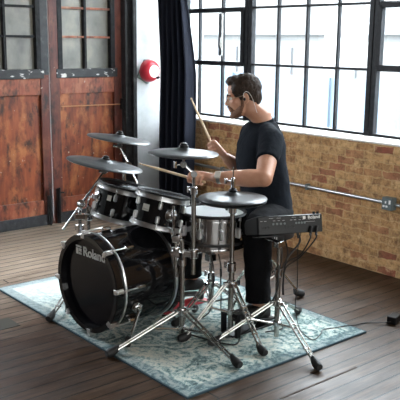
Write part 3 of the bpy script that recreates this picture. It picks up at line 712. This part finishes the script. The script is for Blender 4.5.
# hi-hat stand
HH = (2.43, 2.66); HZ = .722
sh = thing('hi_hat_stand', 'chrome hi-hat stand with pedal under the drummer\'s left foot', 'stand', (HH[0], HH[1], RT_))
tripod(sh, HH, [(2.388, 2.39), (2.20, 2.745), (2.66, 2.81)], .285, .14)
tubes(sh, HH, [(.05, .38, .0145, 'lower_tube'), (.36, .69, .0115, 'upper_tube')])
collar(sh, (HH[0], HH[1], .375), r=.022, h=.05)
collar(sh, (HH[0], HH[1], .67), r=.020, h=.045, name='seat_cup')
obj('pull_rod', MB().cyl((HH[0], HH[1], .67), (HH[0], HH[1], .875), .0032, n=10), CHROME, sh)
mb = MB(); pc = V((HH[0], HH[1], HZ+.048)); mb.lathe([(.008, .0), (.011, .004), (.011, .05), (.007, .056)], pc, n=16); mb.cyl(pc+V((0, 0, .038)), pc+V((0, 0, .038))-RT*.034, .0055, n=8); mb.box(pc+V((0, 0, .038))-RT*.036, (.012, .012, .026)); obj('clutch', mb, CHROME, sh, bevel=.002)
pz = RT_
mb = MB(); mb.box((2.58, 2.672, pz+.006), (.32, .085, .010)); mb.bx((2.428, 2.61, pz+.001), (2.456, 2.628, pz+.125)); mb.bx((2.428, 2.715, pz+.001), (2.456, 2.733, pz+.125)); mb.bx((2.428, 2.61, pz+.105), (2.456, 2.733, pz+.125)); obj('pedal_frame', mb, BLACK, sh, bevel=.003)
mb = MB(); mb.box((2.60, 2.672, pz+.052), (.28, .082, .010), Matrix.Rotation(.16, 3, 'Y')); obj('footboard', mb, BLACK, sh, bevel=.003)
obj('pull_chain', MB().cyl((2.443, 2.672, pz+.085), (2.443, 2.672, pz+.15), .008, n=8), CHROME, sh)
def hat(label, z, up, R=.169):
    c = V((HH[0], HH[1], z)); tt = thing('hi_hat_cymbal', label, 'cymbal', c); s = 1 if up else -1
    top = [(R, 0), (R*.985, .004), (R*.75, .010), (R*.45, .016), (R*.28, .019), (R*.22, .023), (R*.15, .031), (R*.07, .035), (.009, .036)]
    bot = [(.009, .031), (R*.15, .026), (R*.23, .017), (R*.45, .010), (R*.75, .004), (R*.97, -.002)]
    if not up: top = [(r, -z_) for r, z_ in top]; bot = [(r, -z_) for r, z_ in bot]
    obj('plate', MB().lathe(top+bot, c, (0, 0, 1), 64, closed=True), CYM, tt, ang=50)
    if up: obj('sensor_cup', MB().lathe([(.010, .034), (.02, .034), (.022, .04), (.016, .048), (.011, .048)], c, n=24, closed=True), BLACK, tt)
    return tt
hat('grey upper hi-hat cymbal on the chrome stand beside the sound module', HZ, True)
hat('dark lower hi-hat cymbal directly under the grey upper one', HZ-.012, False, .165)

# snare stand
SB = (2.545, 2.95)
ss = thing('snare_stand', 'chrome snare stand with basket arms under the chrome snare drum', 'stand', (SB[0], SB[1], RT_))
tripod(ss, SB, [(2.30, 2.93), (2.68, 2.72), (2.66, 3.17)], .19, .09)
tubes(ss, SB, [(.04, .22, .0125, 'lower_tube'), (.20, .37, .010, 'upper_tube')])
collar(ss, (SB[0], SB[1], .235), r=.02, h=.04)
mb = MB(); mb.lathe([(.012, -.03), (.022, -.024), (.022, .01), (.014, .02)], (SB[0], SB[1], .36), n=18); mb.box((SB[0]-.03, SB[1]-.03, .35), (.045, .045, .04)); obj('basket_hub', mb, CHROME, ss, bevel=.003)
for k in range(3):
    a = math.radians(200+120*k); d = V((math.cos(a), math.sin(a), 0)); h0 = V((SB[0], SB[1], .370))
    mb = MB(); sd2 = d.cross(V((0, 0, 1)))
    for s in (-1, 1): mb.tube([h0+d*.02+sd2*.007*s, h0+d*.10+V((0, 0, .022))+sd2*.007*s, h0+d*.185+V((0, 0, .034))+sd2*.007*s], .0045, 8)
    mb.tube([h0+d*.185+V((0, 0, .034)), h0+d*.20+V((0, 0, .042)), h0+d*.20+V((0, 0, .085))], .006, 8); ar = obj('basket_arm', mb, CHROME, ss)
    obj('rubber_grip', MB().cyl(h0+d*.2005+V((0, 0, .05)), h0+d*.2005+V((0, 0, .09)), .011, n=12), RUBBER, ar)

# kick pedal
kp = thing('kick_pedal', 'black bass drum pedal with red base plate under the drummer\'s right foot', 'pedal', (2.50, 3.20, RT_))
kz = RT_
obj('base_plate', MB().box((2.52, 3.16, kz+.005), (.34, .10, .008), Matrix.Rotation(.07, 3, 'Z')), REDPLATE, kp, bevel=.003)
obj('footboard', MB().box((2.55, 3.20, kz+.05), (.28, .075, .010), Matrix.Rotation(.07, 3, 'Z') @ Matrix.Rotation(.17, 3, 'Y')), BLACK, kp, bevel=.003)
mb = MB(); mb.bx((2.385, 3.10, kz+.008), (2.41, 3.12, kz+.19)); mb.bx((2.385, 3.215, kz+.008), (2.41, 3.235, kz+.19)); mb.cyl((2.3975, 3.10, kz+.18), (2.3975, 3.235, kz+.18), .009); obj('post', mb, STEEL, kp, bevel=.003)
mb = MB(); mb.cyl((2.3975, 3.168, kz+.18), (2.40, 3.168, kz+.30), .004); obj('beater_shaft', mb, CHROME, kp)
obj('beater', MB().cyl((2.375, 3.168, kz+.30), (2.425, 3.168, kz+.30), .022), FELT, kp)
obj('chain', MB().cyl((2.412, 3.168, kz+.18), (2.412, 3.18, kz+.085), .007, n=8), STEEL, kp)

# throne
TH = V((2.965, 2.985, 0))
th = thing('drum_throne', 'round black padded drum stool under the drummer', 'stool', (TH.x, TH.y, 0))
obj('seat', MB().lathe([(0, .385), (.165, .385), (.178, .392), (.182, .42), (.178, .446), (.16, .458), (0, .462)], TH, n=56), mat('black_vinyl', (.012, .012, .013), .45), th)
obj('post', MB().cyl(TH+V((0, 0, .09)), TH+V((0, 0, .39)), .014, n=18), STEEL, th)
tripod(th, TH, [(3.168, 2.875), (2.97, 3.215), (2.765, 2.865)], .27, .10)
va = V((-.62, -.60, 0)).normalized()
aR = math.radians(180+32)
rn = V((math.cos(aR), math.sin(aR), 0)); tg = V((0, 0, 1)).cross(rn)
for ch, da in zip('Roland', (0, .17, .32, .43, .58, .75)):
    aa = math.radians(205)+da; rn = V((math.cos(aa), math.sin(aa), 0)); tg = V((0, 0, 1)).cross(rn)
    text_mesh('lettering', ch, .042, TH+rn*.1828+V((0, 0, .418)), tg, (0, 0, 1), WHITE, th, .0006)

# sound module and its stand
MS = (2.594, 2.496)
ms = thing('module_stand', 'chrome tripod stand carrying the sound module at the drummer\'s left', 'stand', (MS[0], MS[1], RT_))
tripod(ms, MS, [(2.487, 2.135), (2.283, 2.614), (2.925, 2.66)], .20, .09)
tubes(ms, MS, [(.02, .36, .0125, 'lower_tube'), (.34, .50, .0105, 'upper_tube')])
collar(ms, (MS[0], MS[1], .355), r=.02, h=.045)
mw = V((.909, -.419, 0)).normalized(); mn = V((-.419, -.909, 0)).normalized()
MC = V((2.70, 2.578, .566))
Rm = Matrix((mw, -mn, V((0, 0, 1)))).transposed() @ Matrix.Rotation(-.24, 3, 'X')
pl_ = MC + Rm @ V((-.09, .0, -.055))
obj('holder_plate', MB().box(pl_, (.12, .10, .008), Rm), BLACK, ms, bevel=.002)
mb = MB(); mb.cyl((MS[0], MS[1], .485), V((MS[0], MS[1], .515)), .017, n=14); mb.tube([V((MS[0], MS[1], .505)), pl_ - V((0, 0, .01))], .012, 12); mb.box(V((MS[0], MS[1], .50)), (.05, .035, .03)); obj('holder', mb, CHROME, ms, bevel=.002)
sm = thing('sound_module', 'black drum sound module with jacks along its back panel', 'sound module', MC)
mb = MB(); W2, D2 = .172, .105
sec = [(-.5, -.044), (-.5, .044), (-.40, .047), (.35, .032), (.5, .012), (.5, -.040), (.42, -.046)]
rings = []
for s, k in ((-1, .93), (-.965, 1), (.965, 1), (1, .93)):
    rings.append([MC + Rm @ V((W2*s, y*D2*2*k, z*k)) for y, z in sec])
mb.loft(rings); body = obj('case', mb, BLACK, sm, bevel=.002)
rp = lambda x, z, o=.0: MC + Rm @ V((x, -D2-o, z))
ux = Rm @ V((1, 0, 0)); uz = Rm @ V((0, 0, 1))
text_mesh('logo', 'Roland', .023, rp(.125, .031, .0012), ux, uz, WHITE, body, .0004, .0004)
for x in (-.142, -.125, -.108, -.02, .0, .020): 
    mb = MB().cyl(rp(x-.0, -.010, -.002), rp(x, -.010, .004), .0065, n=12); obj('jack', mb, STEEL if x > -.1 and x < -.03 else BLACK, body)
for x in (-.09, -.07, -.05, -.03, .03, .045, .06, .075):
    mb = MB().cyl(rp(x, .006, -.002), rp(x, .006, .003), .0055, n=12); obj('jack', mb, GREYBOX, body)
for x in (-.15, -.13, -.085, -.06, -.035, .005, .025, .05, .07, .10, .125): obj('panel_print', MB().box(rp(x, .022, .0002), (.012, .0008, .0022), Rm), GREYPRINT, body)
for x in (-.10, -.06, .02, .06): obj('panel_print', MB().box(rp(x, .0345, .0002), (.022, .0008, .0018), Rm), GREYPRINT, body)
obj('panel_print', MB().box(rp(.10, .010, .0002), (.06, .0008, .0015), Rm), GREYPRINT, body)
mb = MB()
for k in range(4): e = MC + Rm @ V((.066-.0, -D2-.0003, .031)); 
mb.box(rp(.074, .031, .0006), (.014, .001, .015), Rm); obj('emblem', mb, WHITE, body)
mb = MB().cyl(rp(.135, .043, -.02), rp(.135, .058, -.02), .007, n=12); obj('knob', mb, BLACK, body)
mb = MB().cyl(rp(.155, .042, -.02), rp(.155, .057, -.02), .007, n=12); obj('knob', mb, BLACK, body)
# loose cables from the back panel
def cable(label, pts, r=.0032, plug=None, name='cable'):
    tt = thing(name, label, 'cable', pts[0]); obj('lead', MB().tube(pts, r, 8, 8), CABLE, tt)
    if plug:
        p0, p1 = plug; obj('plug', MB().cyl(p0, p1, .007, .006, n=12), CABLE, tt)
    return tt
SP = lambda dx, dy, z: V((MS[0]+dx, MS[1]+dy, z))
for i, (x, dz) in enumerate(((.105, 0), (.135, .004))):
    j = rp(x, -.012, .002); d = -uz*.8+mn*.35-ux*.3; p1 = j+mn*.008; p2 = p1+d.normalized()*.05
    cable(('black jack cable drooping from the module, inner of the pair' , 'black jack cable drooping from the right end of the module')[i],
          [p2-d.normalized()*.01, p2+d.normalized()*.02, SP(.10, -.05, .44-.012*i), SP(.03, -.022, .40-.02*i), SP(.018, -.016-.004*i, .30), SP(.02, -.016-.006*i, .24)], .0036, (p1, p2))
cable('black multi-core cable looping from the module down behind its stand', [rp(.055, -.044, -.05), rp(.06, -.09, -.04), SP(.075, .0, .43), SP(.035, .012, .36), SP(.024, .015, .28), SP(.05, .06, .15), SP(.11, .10, .04), SP(.16, .12, .0145)], .0048, (rp(.055, -.042, -.05), rp(.057, -.072, -.047)))
cable('short black cable hooked under the module beside the holder', [rp(-.02, -.044, -.04), rp(-.018, -.085, -.03), SP(.03, -.03, .45), SP(.02, -.022, .38), SP(.017, -.02, .33)], .004)
j = rp(-.06, -.030, .0)
cable('black cable wound down the module stand pole', [SP(.035, .03, .50), SP(.03, .01, .44), SP(-.016, -.018, .36), SP(-.022, -.012, .26), SP(-.03, .05, .15), SP(-.10, .12, .03), SP(-.20, .16, .016)], .005)
cable('black cable hanging from the snare drum beside its stand', [V((2.43, 2.82, .40)), V((2.435, 2.80, .33)), V((2.425, 2.79, .26)), V((2.43, 2.80, .17)), V((2.44, 2.84, .08)), V((2.42, 2.92, .0145))], .0034, (V((2.4275, 2.791, .30)), V((2.4255, 2.79, .25))))
cable('thin black cable hanging in front of the snare stand', [V((2.465, 2.80, .405)), V((2.468, 2.782, .34)), V((2.462, 2.775, .28)), V((2.47, 2.78, .19)), V((2.49, 2.80, .09)), V((2.53, 2.82, .0145))], .0034, (V((2.4665, 2.78, .33)), V((2.4635, 2.776, .29))))
cable('black cable lying across the rug from the pedal to the bass drum', [V((2.44, 2.60, .0145)), V((2.36, 2.56, .0145)), V((2.30, 2.70, .0145)), V((2.27, 2.90, .0145)), V((2.36, 3.0, .0145)), V((2.33, 3.1, .0145))], .0042)
cable('black cable curving over the rug between hi-hat stand and module stand', [V((2.60, 2.58, .0145)), V((2.70, 2.56, .0145)), V((2.735, 2.62, .0145)), V((2.68, 2.70, .0145)), V((2.74, 2.78, .0145))], .0036)

# power adapter with cord
pa = thing('power_adapter', 'black power adapter on the bare floorboards with its cord crossing the rug', 'power adapter', (3.25, 2.27, 0))
pd = V((.80, -.60, 0)).normalized()
obj('body', MB().box((3.262, 2.272, .0225), (.085, .05, .042), Matrix.Rotation(math.atan2(.25, .97), 3, 'Z')), BLACK, pa, bevel=.004)
zf = .003
obj('cord', MB().tube([rp(.06, -.043, -.02), V((2.765, 2.53, .42)), V((2.772, 2.53, .25)), V((2.77, 2.535, .12)), V((2.765, 2.50, .022)), V((2.73, 2.42, .0125)), V((2.72, 2.36, .0125)), V((2.80, 2.385, .0125)), V((2.86, 2.42, .0125)), V((2.93, 2.40, .0125)), V((3.0, 2.38, .0125)), V((3.06, 2.37, .006)), V((3.14, 2.36, zf)), V((3.20, 2.285, .012)), V((3.222, 2.262, .02))], .0025, 8, 6), CABLE, pa)
obj('mains_lead', MB().tube([V((3.30, 2.283, .02)), V((3.36, 2.30, .012)), V((3.42, 2.27, .005)), V((3.6, 2.1, .004)), V((3.7, 1.8, .004))], .004, 8, 6), CABLE, pa)
# dark gap between two boards
mb = MB().box((2.40, 2.033, .0008), (.50, .010, .0012)); struct('trim_5', mb, mat('dark_gap_filler', (.045, .022, .012), .8))

struct('trim_6', MB().bx((1.45, 3.472, .0005), (1.68, 3.615, .002)), mat('dark_green_floor_patch', (.022, .026, .016), .5))
# ------------------------------------------------------------------ the drummer
man = thing('person', 'man in black t-shirt and trousers with glasses and beard, seated drumming', 'person', (2.90, 2.95, 0))
def D(a): a = math.radians(a); return V((math.cos(a), math.sin(a), 0))
BF = D(152); BL = D(242); UPZ = V((0, 0, 1))       # body front and body left
def ring(c, a, b, n=28, f=BF, l=BL, tilt=0):
    return [V(c) + l*(a*math.copysign(abs(math.cos(2*PI*k/n))**.85, math.cos(2*PI*k/n))) + f*(b*math.copysign(abs(math.sin(2*PI*k/n))**.85, math.sin(2*PI*k/n))) + UPZ*(tilt*b*math.sin(2*PI*k/n)) for k in range(n)]
shL, elL, wrL = V((2.882, 2.857, .955)), V((2.690, 2.712, .785)), V((2.556, 2.945, .769))
shR, elR, wrR = V((3.01, 3.145, .955)), V((3.03, 3.225, .71)), V((2.920, 3.265, .806))
hipL, knL, anL = V((2.92, 2.84, .535)), V((2.665, 2.725, .53)), V((2.635, 2.672, .115))
hipR, knR, anR = V((2.955, 3.01, .535)), V((2.60, 3.22, .53)), V((2.645, 3.235, .12))
neckb = V((2.945, 3.004, 1.036)); HC = V((2.866, 3.064, 1.174))
# head frame
hd_f = D(142); tl = math.radians(9); HF = (hd_f*math.cos(tl) - UPZ*math.sin(tl)).normalized(); HL = UPZ.cross(hd_f).normalized(); HU = HF.cross(HL) * 1
if HU.z < 0: HU = -HU
HR = Matrix((HL, HF, HU)).transposed()*.92
hp = lambda s, f, u: HC + HR @ V((s, f, u))
S = MB()
S.ell(hp(0, -.008, .035), (.073, .090, .083), HR, 28, 18)          # cranium
S.ell(hp(0, .030, -.030), (.060, .066, .088), HR, 24, 16)          # face
S.ell(hp(0, .055, .045), (.060, .038, .045), HR, 20, 12)           # forehead
S.ell(hp(0, .030, -.078), (.054, .056, .036), HR, 20, 12)          # jaw
S.ell(hp(0, .074, -.100), (.024, .020, .020), HR)                  # chin
S.ell(hp(0, .082, .018), (.050, .014, .012), HR)                   # brow
S.chain([hp(0, .088, .010), hp(0, .098, -.010), hp(0, .109, -.030)], [.009, .010, .0115], 12)   # nose
for s in (-1, 1):
    S.ell(hp(s*.012, .102, -.034), (.009, .010, .008), HR); S.ell(hp(s*.040, .060, -.020), (.022, .022, .020), HR)
S.ell(hp(0, .091, -.062), (.024, .012, .007), HR); S.ell(hp(0, .090, -.073), (.021, .012, .008), HR)
for s in (-1, 1):   # ears
    RE = HR @ Matrix.Rotation(s*.30, 3, 'Z') @ Matrix.Rotation(-.2, 3, 'X')
    S.ell(hp(s*.079, -.006, -.008), (.007, .016, .028), RE); S.tube([hp(s*.085, -.006+.015*math.cos(q), -.006+.027*math.sin(q)) for q in [2*PI*k/16 for k in range(-2, 12)]], .0042, 8)
    S.ell(hp(s*.080, -.003, -.032), (.006, .010, .010), HR)
# neck and trunk
S.tube([hp(0, -.035, -.02), hp(0, -.030, -.075), neckb+V((0, 0, .03)), neckb-UPZ*.04], [.058, .057, .060, .074], 24)
S.loft([ring((2.935, 2.925, .50), .15, .105), ring((2.93, 2.945, .65), .145, .098), ring((2.93, 2.985, .82), .165, .108), ring((2.945, 2.995, .93), .155, .095), ring((2.955, 2.995, 1.0), .10, .07)])
for sh, el, wr, k in ((shL, elL, wrL, 1), (shR, elR, wrR, -1)):
    S.chain([sh.lerp(neckb, .45)-UPZ*.038, sh-UPZ*.012], [.055, .052], 18); 
    S.tube([sh, sh.lerp(el, .35), sh.lerp(el, .7), el], [.054, .054, .050, .044], 20); S.ell(el, (.0455, .0455, .0455))
    S.tube([el, el.lerp(wr, .28), el.lerp(wr, .65), wr], [.044, .048, .039, .029], 20); S.ell(wr, (.026, .026, .022))
for hip, kn, an in ((hipL, knL, anL), (hipR, knR, anR)):
    S.chain([hip, kn], [.07, .05], 18); S.chain([kn, an, an-UPZ*.018], [.047, .034, .034], 18)
    S.chain([an-UPZ*.015, an-UPZ*.012+V((-.10, -.0, 0))], [.032, .022], 14)
# hands
def fist(g, t_, up_, out, wrist):
    g = V(g); t_ = V(t_).normalized(); up_ = (V(up_)-t_*V(up_).dot(t_)).normalized(); out = (V(out)-t_*V(out).dot(t_)-up_*V(out).dot(up_)).normalized()
    kn_ = []
    for i in range(4):
        c = g + t_*(.037-.0235*i); rr = (.0100, .0104, .0100, .0088)[i]; sweep = (215, 240, 232, 205)[i]; R0 = .0205 if i < 3 else .019
        pts = []
        for k in range(8):
            q = math.radians(-30 + (sweep+30)*k/7); ext = 1.45 if k < 2 else (1.25 if k < 4 else 1.0)
            pts.append(c + up_*math.cos(q)*R0*ext + out*math.sin(q)*R0*ext)
        S.chain(pts, [rr*1.12, rr*1.12, rr*1.05, rr*1.02, rr, rr*.95, rr*.9, rr*.82], 10)
        kn_.append(pts[0])
    for p in kn_:
        S.chain([wrist, wrist.lerp(p, .55)+up_*.004, p], [.022, .018, .0135], 12)
    S.chain([wrist, g - out*.020 + up_*.016 - t_*.022], [.019, .0155], 12)
    S.chain([g - out*.020 + up_*.016 - t_*.022, g - out*.022 + up_*.008 + t_*.016, g - out*.010 + up_*.016 + t_*.044], [.015, .0120, .0098], 12)
gL = V((2.504, 3.027, .752)); tL = (V((2.362, 3.372, .812))-gL).normalized()
gR = V((2.884, 3.327, .848)); tR = (V((2.828, 3.485, 1.15))-gR).normalized()
fist(gL, tL, (0, 0, 1), (-.75, -.4, -.1), wrL)
fist(gR, tR, (-.45, -.35, .55), (-.75, .3, .0), wrR)
body_me = remesh(S, .0042, 5, .45)
put_mesh('body', body_me, SKIN, man)

# clothes
def fold(amp, sc_, seed, ax=(1, 1, 1)):
    def f(p, n):
        q = V((p.x*sc_*ax[0], p.y*sc_*ax[1], p.z*sc_*ax[2])) + V((seed, seed, seed))
        return p + n*amp*(noise.noise(q) + .5*abs(noise.noise(q*2.1)))
    return f
T = MB()
T.loft([ring((2.93, 2.925, .545), .178, .135), ring((2.928, 2.932, .60), .180, .138), ring((2.928, 2.945, .68), .172, .132), ring((2.928, 2.982, .82), .186, .134), ring((2.942, 2.995, .91), .185, .126), ring((2.950, 2.997, .975), .15, .105), ring((2.950, 2.999, 1.015), .098, .088), ring((2.948, 3.002, 1.036), .072, .072)])
for sh, el in ((shL, elL), (shR, elR)):
    T.chain([sh.lerp(neckb, .62)-UPZ*.012, sh-UPZ*.002], [.052, .066], 20)
    T.tube([sh, sh.lerp(el, .25), sh.lerp(el, .58)], [.066, .065, .061], 24)
shirt = remesh(T, .0075, 6, .5)
put_mesh('t_shirt', shirt, TSHIRT, man, fold(.0065, 11, 3, (1, 1, .8)))
mb = MB(); cc = V((2.947, 3.003, 1.034)); obj('neckband', MB().lathe([(.062, -.008), (.073, -.010), (.071, .007), (.062, .008)], cc, (BF*.22+UPZ).normalized(), 32, closed=True), TSHIRT, man)
Q = MB()
Q.loft([ring((2.935, 2.925, .462), .16, .125), ring((2.935, 2.925, .50), .176, .135), ring((2.935, 2.93, .58), .172, .13)])
for hip, kn, an, k in ((hipL, knL, anL, 0), (hipR, knR, anR, 1)):
    Q.chain([hip, hip.lerp(kn, .5), kn], [.095, .088, .076], 22)
    cf = kn.lerp(an, .93)
    Q.tube([kn, kn.lerp(an, .3), kn.lerp(an, .65), cf], [.076, .074, .066, .062 if not k else .056], 24)
pants = remesh(Q, .0075, 5, .5)
put_mesh('trousers', pants, TROUS, man, fold(.008, 12, 9, (1, 1, 1.4)))
for k, (kn, an) in enumerate(((knL, anL), (knR, anR))):
    cf = kn.lerp(an, .93); d = (an-kn).normalized(); r_ = .062 if not k else .056
    obj('cuff', MB().lathe([(r_-.006, -.03), (r_+.003, -.03), (r_+.005, .0), (r_-.006, .001)], cf, d, 32, closed=True), TROUS, man)
def shoe(an, base, d, pitch):
    d = V(d).normalized(); s = UPZ.cross(d); rings = []
    dirp = (d*math.cos(pitch) - UPZ*math.sin(pitch)*-1) if False else d
    for u, w_, h0, h1 in ((-.075, .016, .012, .045), (-.068, .030, .0, .066), (-.03, .035, .0, .074), (.02, .037, .0, .068), (.07, .042, .0, .054), (.12, .044, .0, .044), (.16, .036, .002, .034), (.178, .016, .006, .022)):
        c = V(base) + d*u; lift = -pitch*u
        ring_ = []
        for k in range(16):
            a = 2*PI*k/16; hh = (h0+h1)/2 + (h1-h0)/2*math.copysign(abs(math.sin(a))**.7, math.sin(a)); ww = w_*math.copysign(abs(math.cos(a))**.8, math.cos(a))
            ring_.append(c + s*ww + UPZ*(hh+lift))
        rings.append(ring_)
    return MB().loft(rings)
obj('shoe', shoe(anL, (anL.x-.005, anL.y, .062), (-1, .0, 0), -.17), SHOE, man)
obj('shoe', shoe(anR, (anR.x-.005, anR.y-.012, .062), (-1, -.1, 0), -.17), SHOE, man)
obj('sock', MB().lathe([(.036, -.035), (.040, -.03), (.040, .0), (.037, .005)], anR+V((0, 0, .0)), UPZ, 24, closed=True), SOCK, man, label='white ankle sock')
# hair
Hh = MB()
Hh.ell(hp(0, -.015, .045), (.081, .101, .091), HR, 30, 20)
Hh.ell(hp(0, .040, .098), (.058, .052, .034), HR, 22, 14)
Hh.ell(hp(0, .070, .098), (.045, .026, .022), HR, 18, 12)
Hh.ell(hp(0, -.050, -.002), (.070, .060, .066), HR, 24, 16)
Hh.ell(hp(0, -.052, -.040), (.055, .045, .045), HR, 24, 16)
for s in (-1, 1):
    Hh.ell(hp(s*.050, .030, .052), (.026, .042, .044), HR); Hh.ell(hp(s*.066, .020, .012), (.010, .014, .034), HR)
hair = remesh(Hh, .005, 3, .5)
def tuft(p, n):
    q = p*55; return p + n*(.006*noise.noise(q) + .0045*noise.noise(q*2.3))
put_mesh('hair', hair, HAIR, man, tuft)
Bd = MB()
for s in (-1, 1):
    Bd.chain([hp(s*.064, .016, -.010), hp(s*.064, .018, -.045), hp(s*.055, .036, -.080), hp(s*.032, .072, -.104), hp(0, .084, -.108)], [.007, .010, .013, .0145, .015], 14)
    Bd.chain([hp(s*.058, .032, -.058), hp(s*.038, .062, -.082), hp(s*.02, .083, -.092)], [.010, .012, .010], 12)
    Bd.chain([hp(s*.030, .076, -.076), hp(s*.024, .090, -.056), hp(0, .101, -.049)], [.010, .0085, .0075], 12)
Bd.ell(hp(0, .050, -.100), (.046, .042, .020), HR)
beard = remesh(Bd, .0042, 4, .5)
put_mesh('beard', beard, BEARD, man, lambda p, n: p + n*.0025*noise.noise(p*110))
for s in (-1, 1):
    mb = MB().ell(hp(s*.031, .079, .000), (.012, .010, .009), HR, 16, 10); e = obj('eye', mb, EYEW, man)
    obj('iris', MB().ell(hp(s*.031, .0875, -.002), (.005, .003, .005), HR, 12, 8), IRIS, e)
    obj('eyebrow', MB().tube([hp(s*.014, .097, .017), hp(s*.032, .094, .023), hp(s*.050, .080, .018)], [.004, .0045, .003], 8, 3), HAIR, man)
mb = MB()
for s in (-1, 1):
    mb.tube([hp(s*.033+.023*math.cos(2*PI*k/24), .104-.012*abs(math.cos(2*PI*k/24))*(1 if s*math.cos(2*PI*k/24) > 0 else 0), -.004+.020*math.sin(2*PI*k/24)) for k in range(25)], .0013, 6)
    mb.tube([hp(s*.056, .094, .004), hp(s*.074, .04, .006), hp(s*.082, -.01, .012), hp(s*.080, -.026, -.012)], .0016, 6, 4)
mb.tube([hp(-.010, .104, .002), hp(0, .107, .006), hp(.010, .104, .002)], .0013, 6, 3)
obj('glasses', mb, GOLD, man)
mb = MB().ell(hp(.088, .004, -.010), (.008, .008, .010), HR, 14, 10); ep = obj('earpiece', mb, BLACK, man)
obj('wire', MB().tube([hp(.089, .004, -.004), hp(.092, .006, .022), hp(.090, -.014, .032), hp(.086, -.034, .010), hp(.072, -.052, -.05), hp(.062, -.060, -.10), hp(.05, -.075, -.14)], .0013, 6, 5), EARP, ep)
wd = (wrL-elL).normalized(); wp = wrL - wd*.03
F = frame(wd, UPZ); obj('watch_strap', MB().lathe([(.031, -.011), (.034, -.010), (.034, .010), (.031, .011)], wp, wd, 24, closed=True), STRAP, man)
vn = (V((0, 0, 1.47))-wp); vn = (vn - wd*vn.dot(wd)).normalized(); vn = (vn*.8+UPZ*.45); vn = (vn-wd*vn.dot(wd)).normalized()
obj('watch', MB().box(wp+vn*.036, (.032, .040, .010), Matrix((wd, vn.cross(wd), vn)).transposed()), WATCH, man, bevel=.003)

# drumsticks
def stick(label, g, t_, back, fwd):
    g = V(g); a = g - t_*back; b = g + t_*fwd
    tt = thing('drumstick', label, 'drumstick', g, 'drumsticks in hand')
    L = (b-a).length
    obj('shaft', MB().lathe([(0, 0), (.006, .001), (.0072, .004), (.0072, L*.70), (.0042, L*.945), (.0036, L*.955)], a, t_, 16), WOODSTICK, tt)
    obj('tip', MB().ell(b-t_*.008, (.0052, .0052, .0085), frame(t_), 14, 10), WOODSTICK, tt)
stick('wooden drumstick pointing across the toms, held in the watch-wearing hand', gL, tL, .055, .362)
stick('wooden drumstick raised upright in front of the curtain in the far hand', gR, tR, .055, .335)
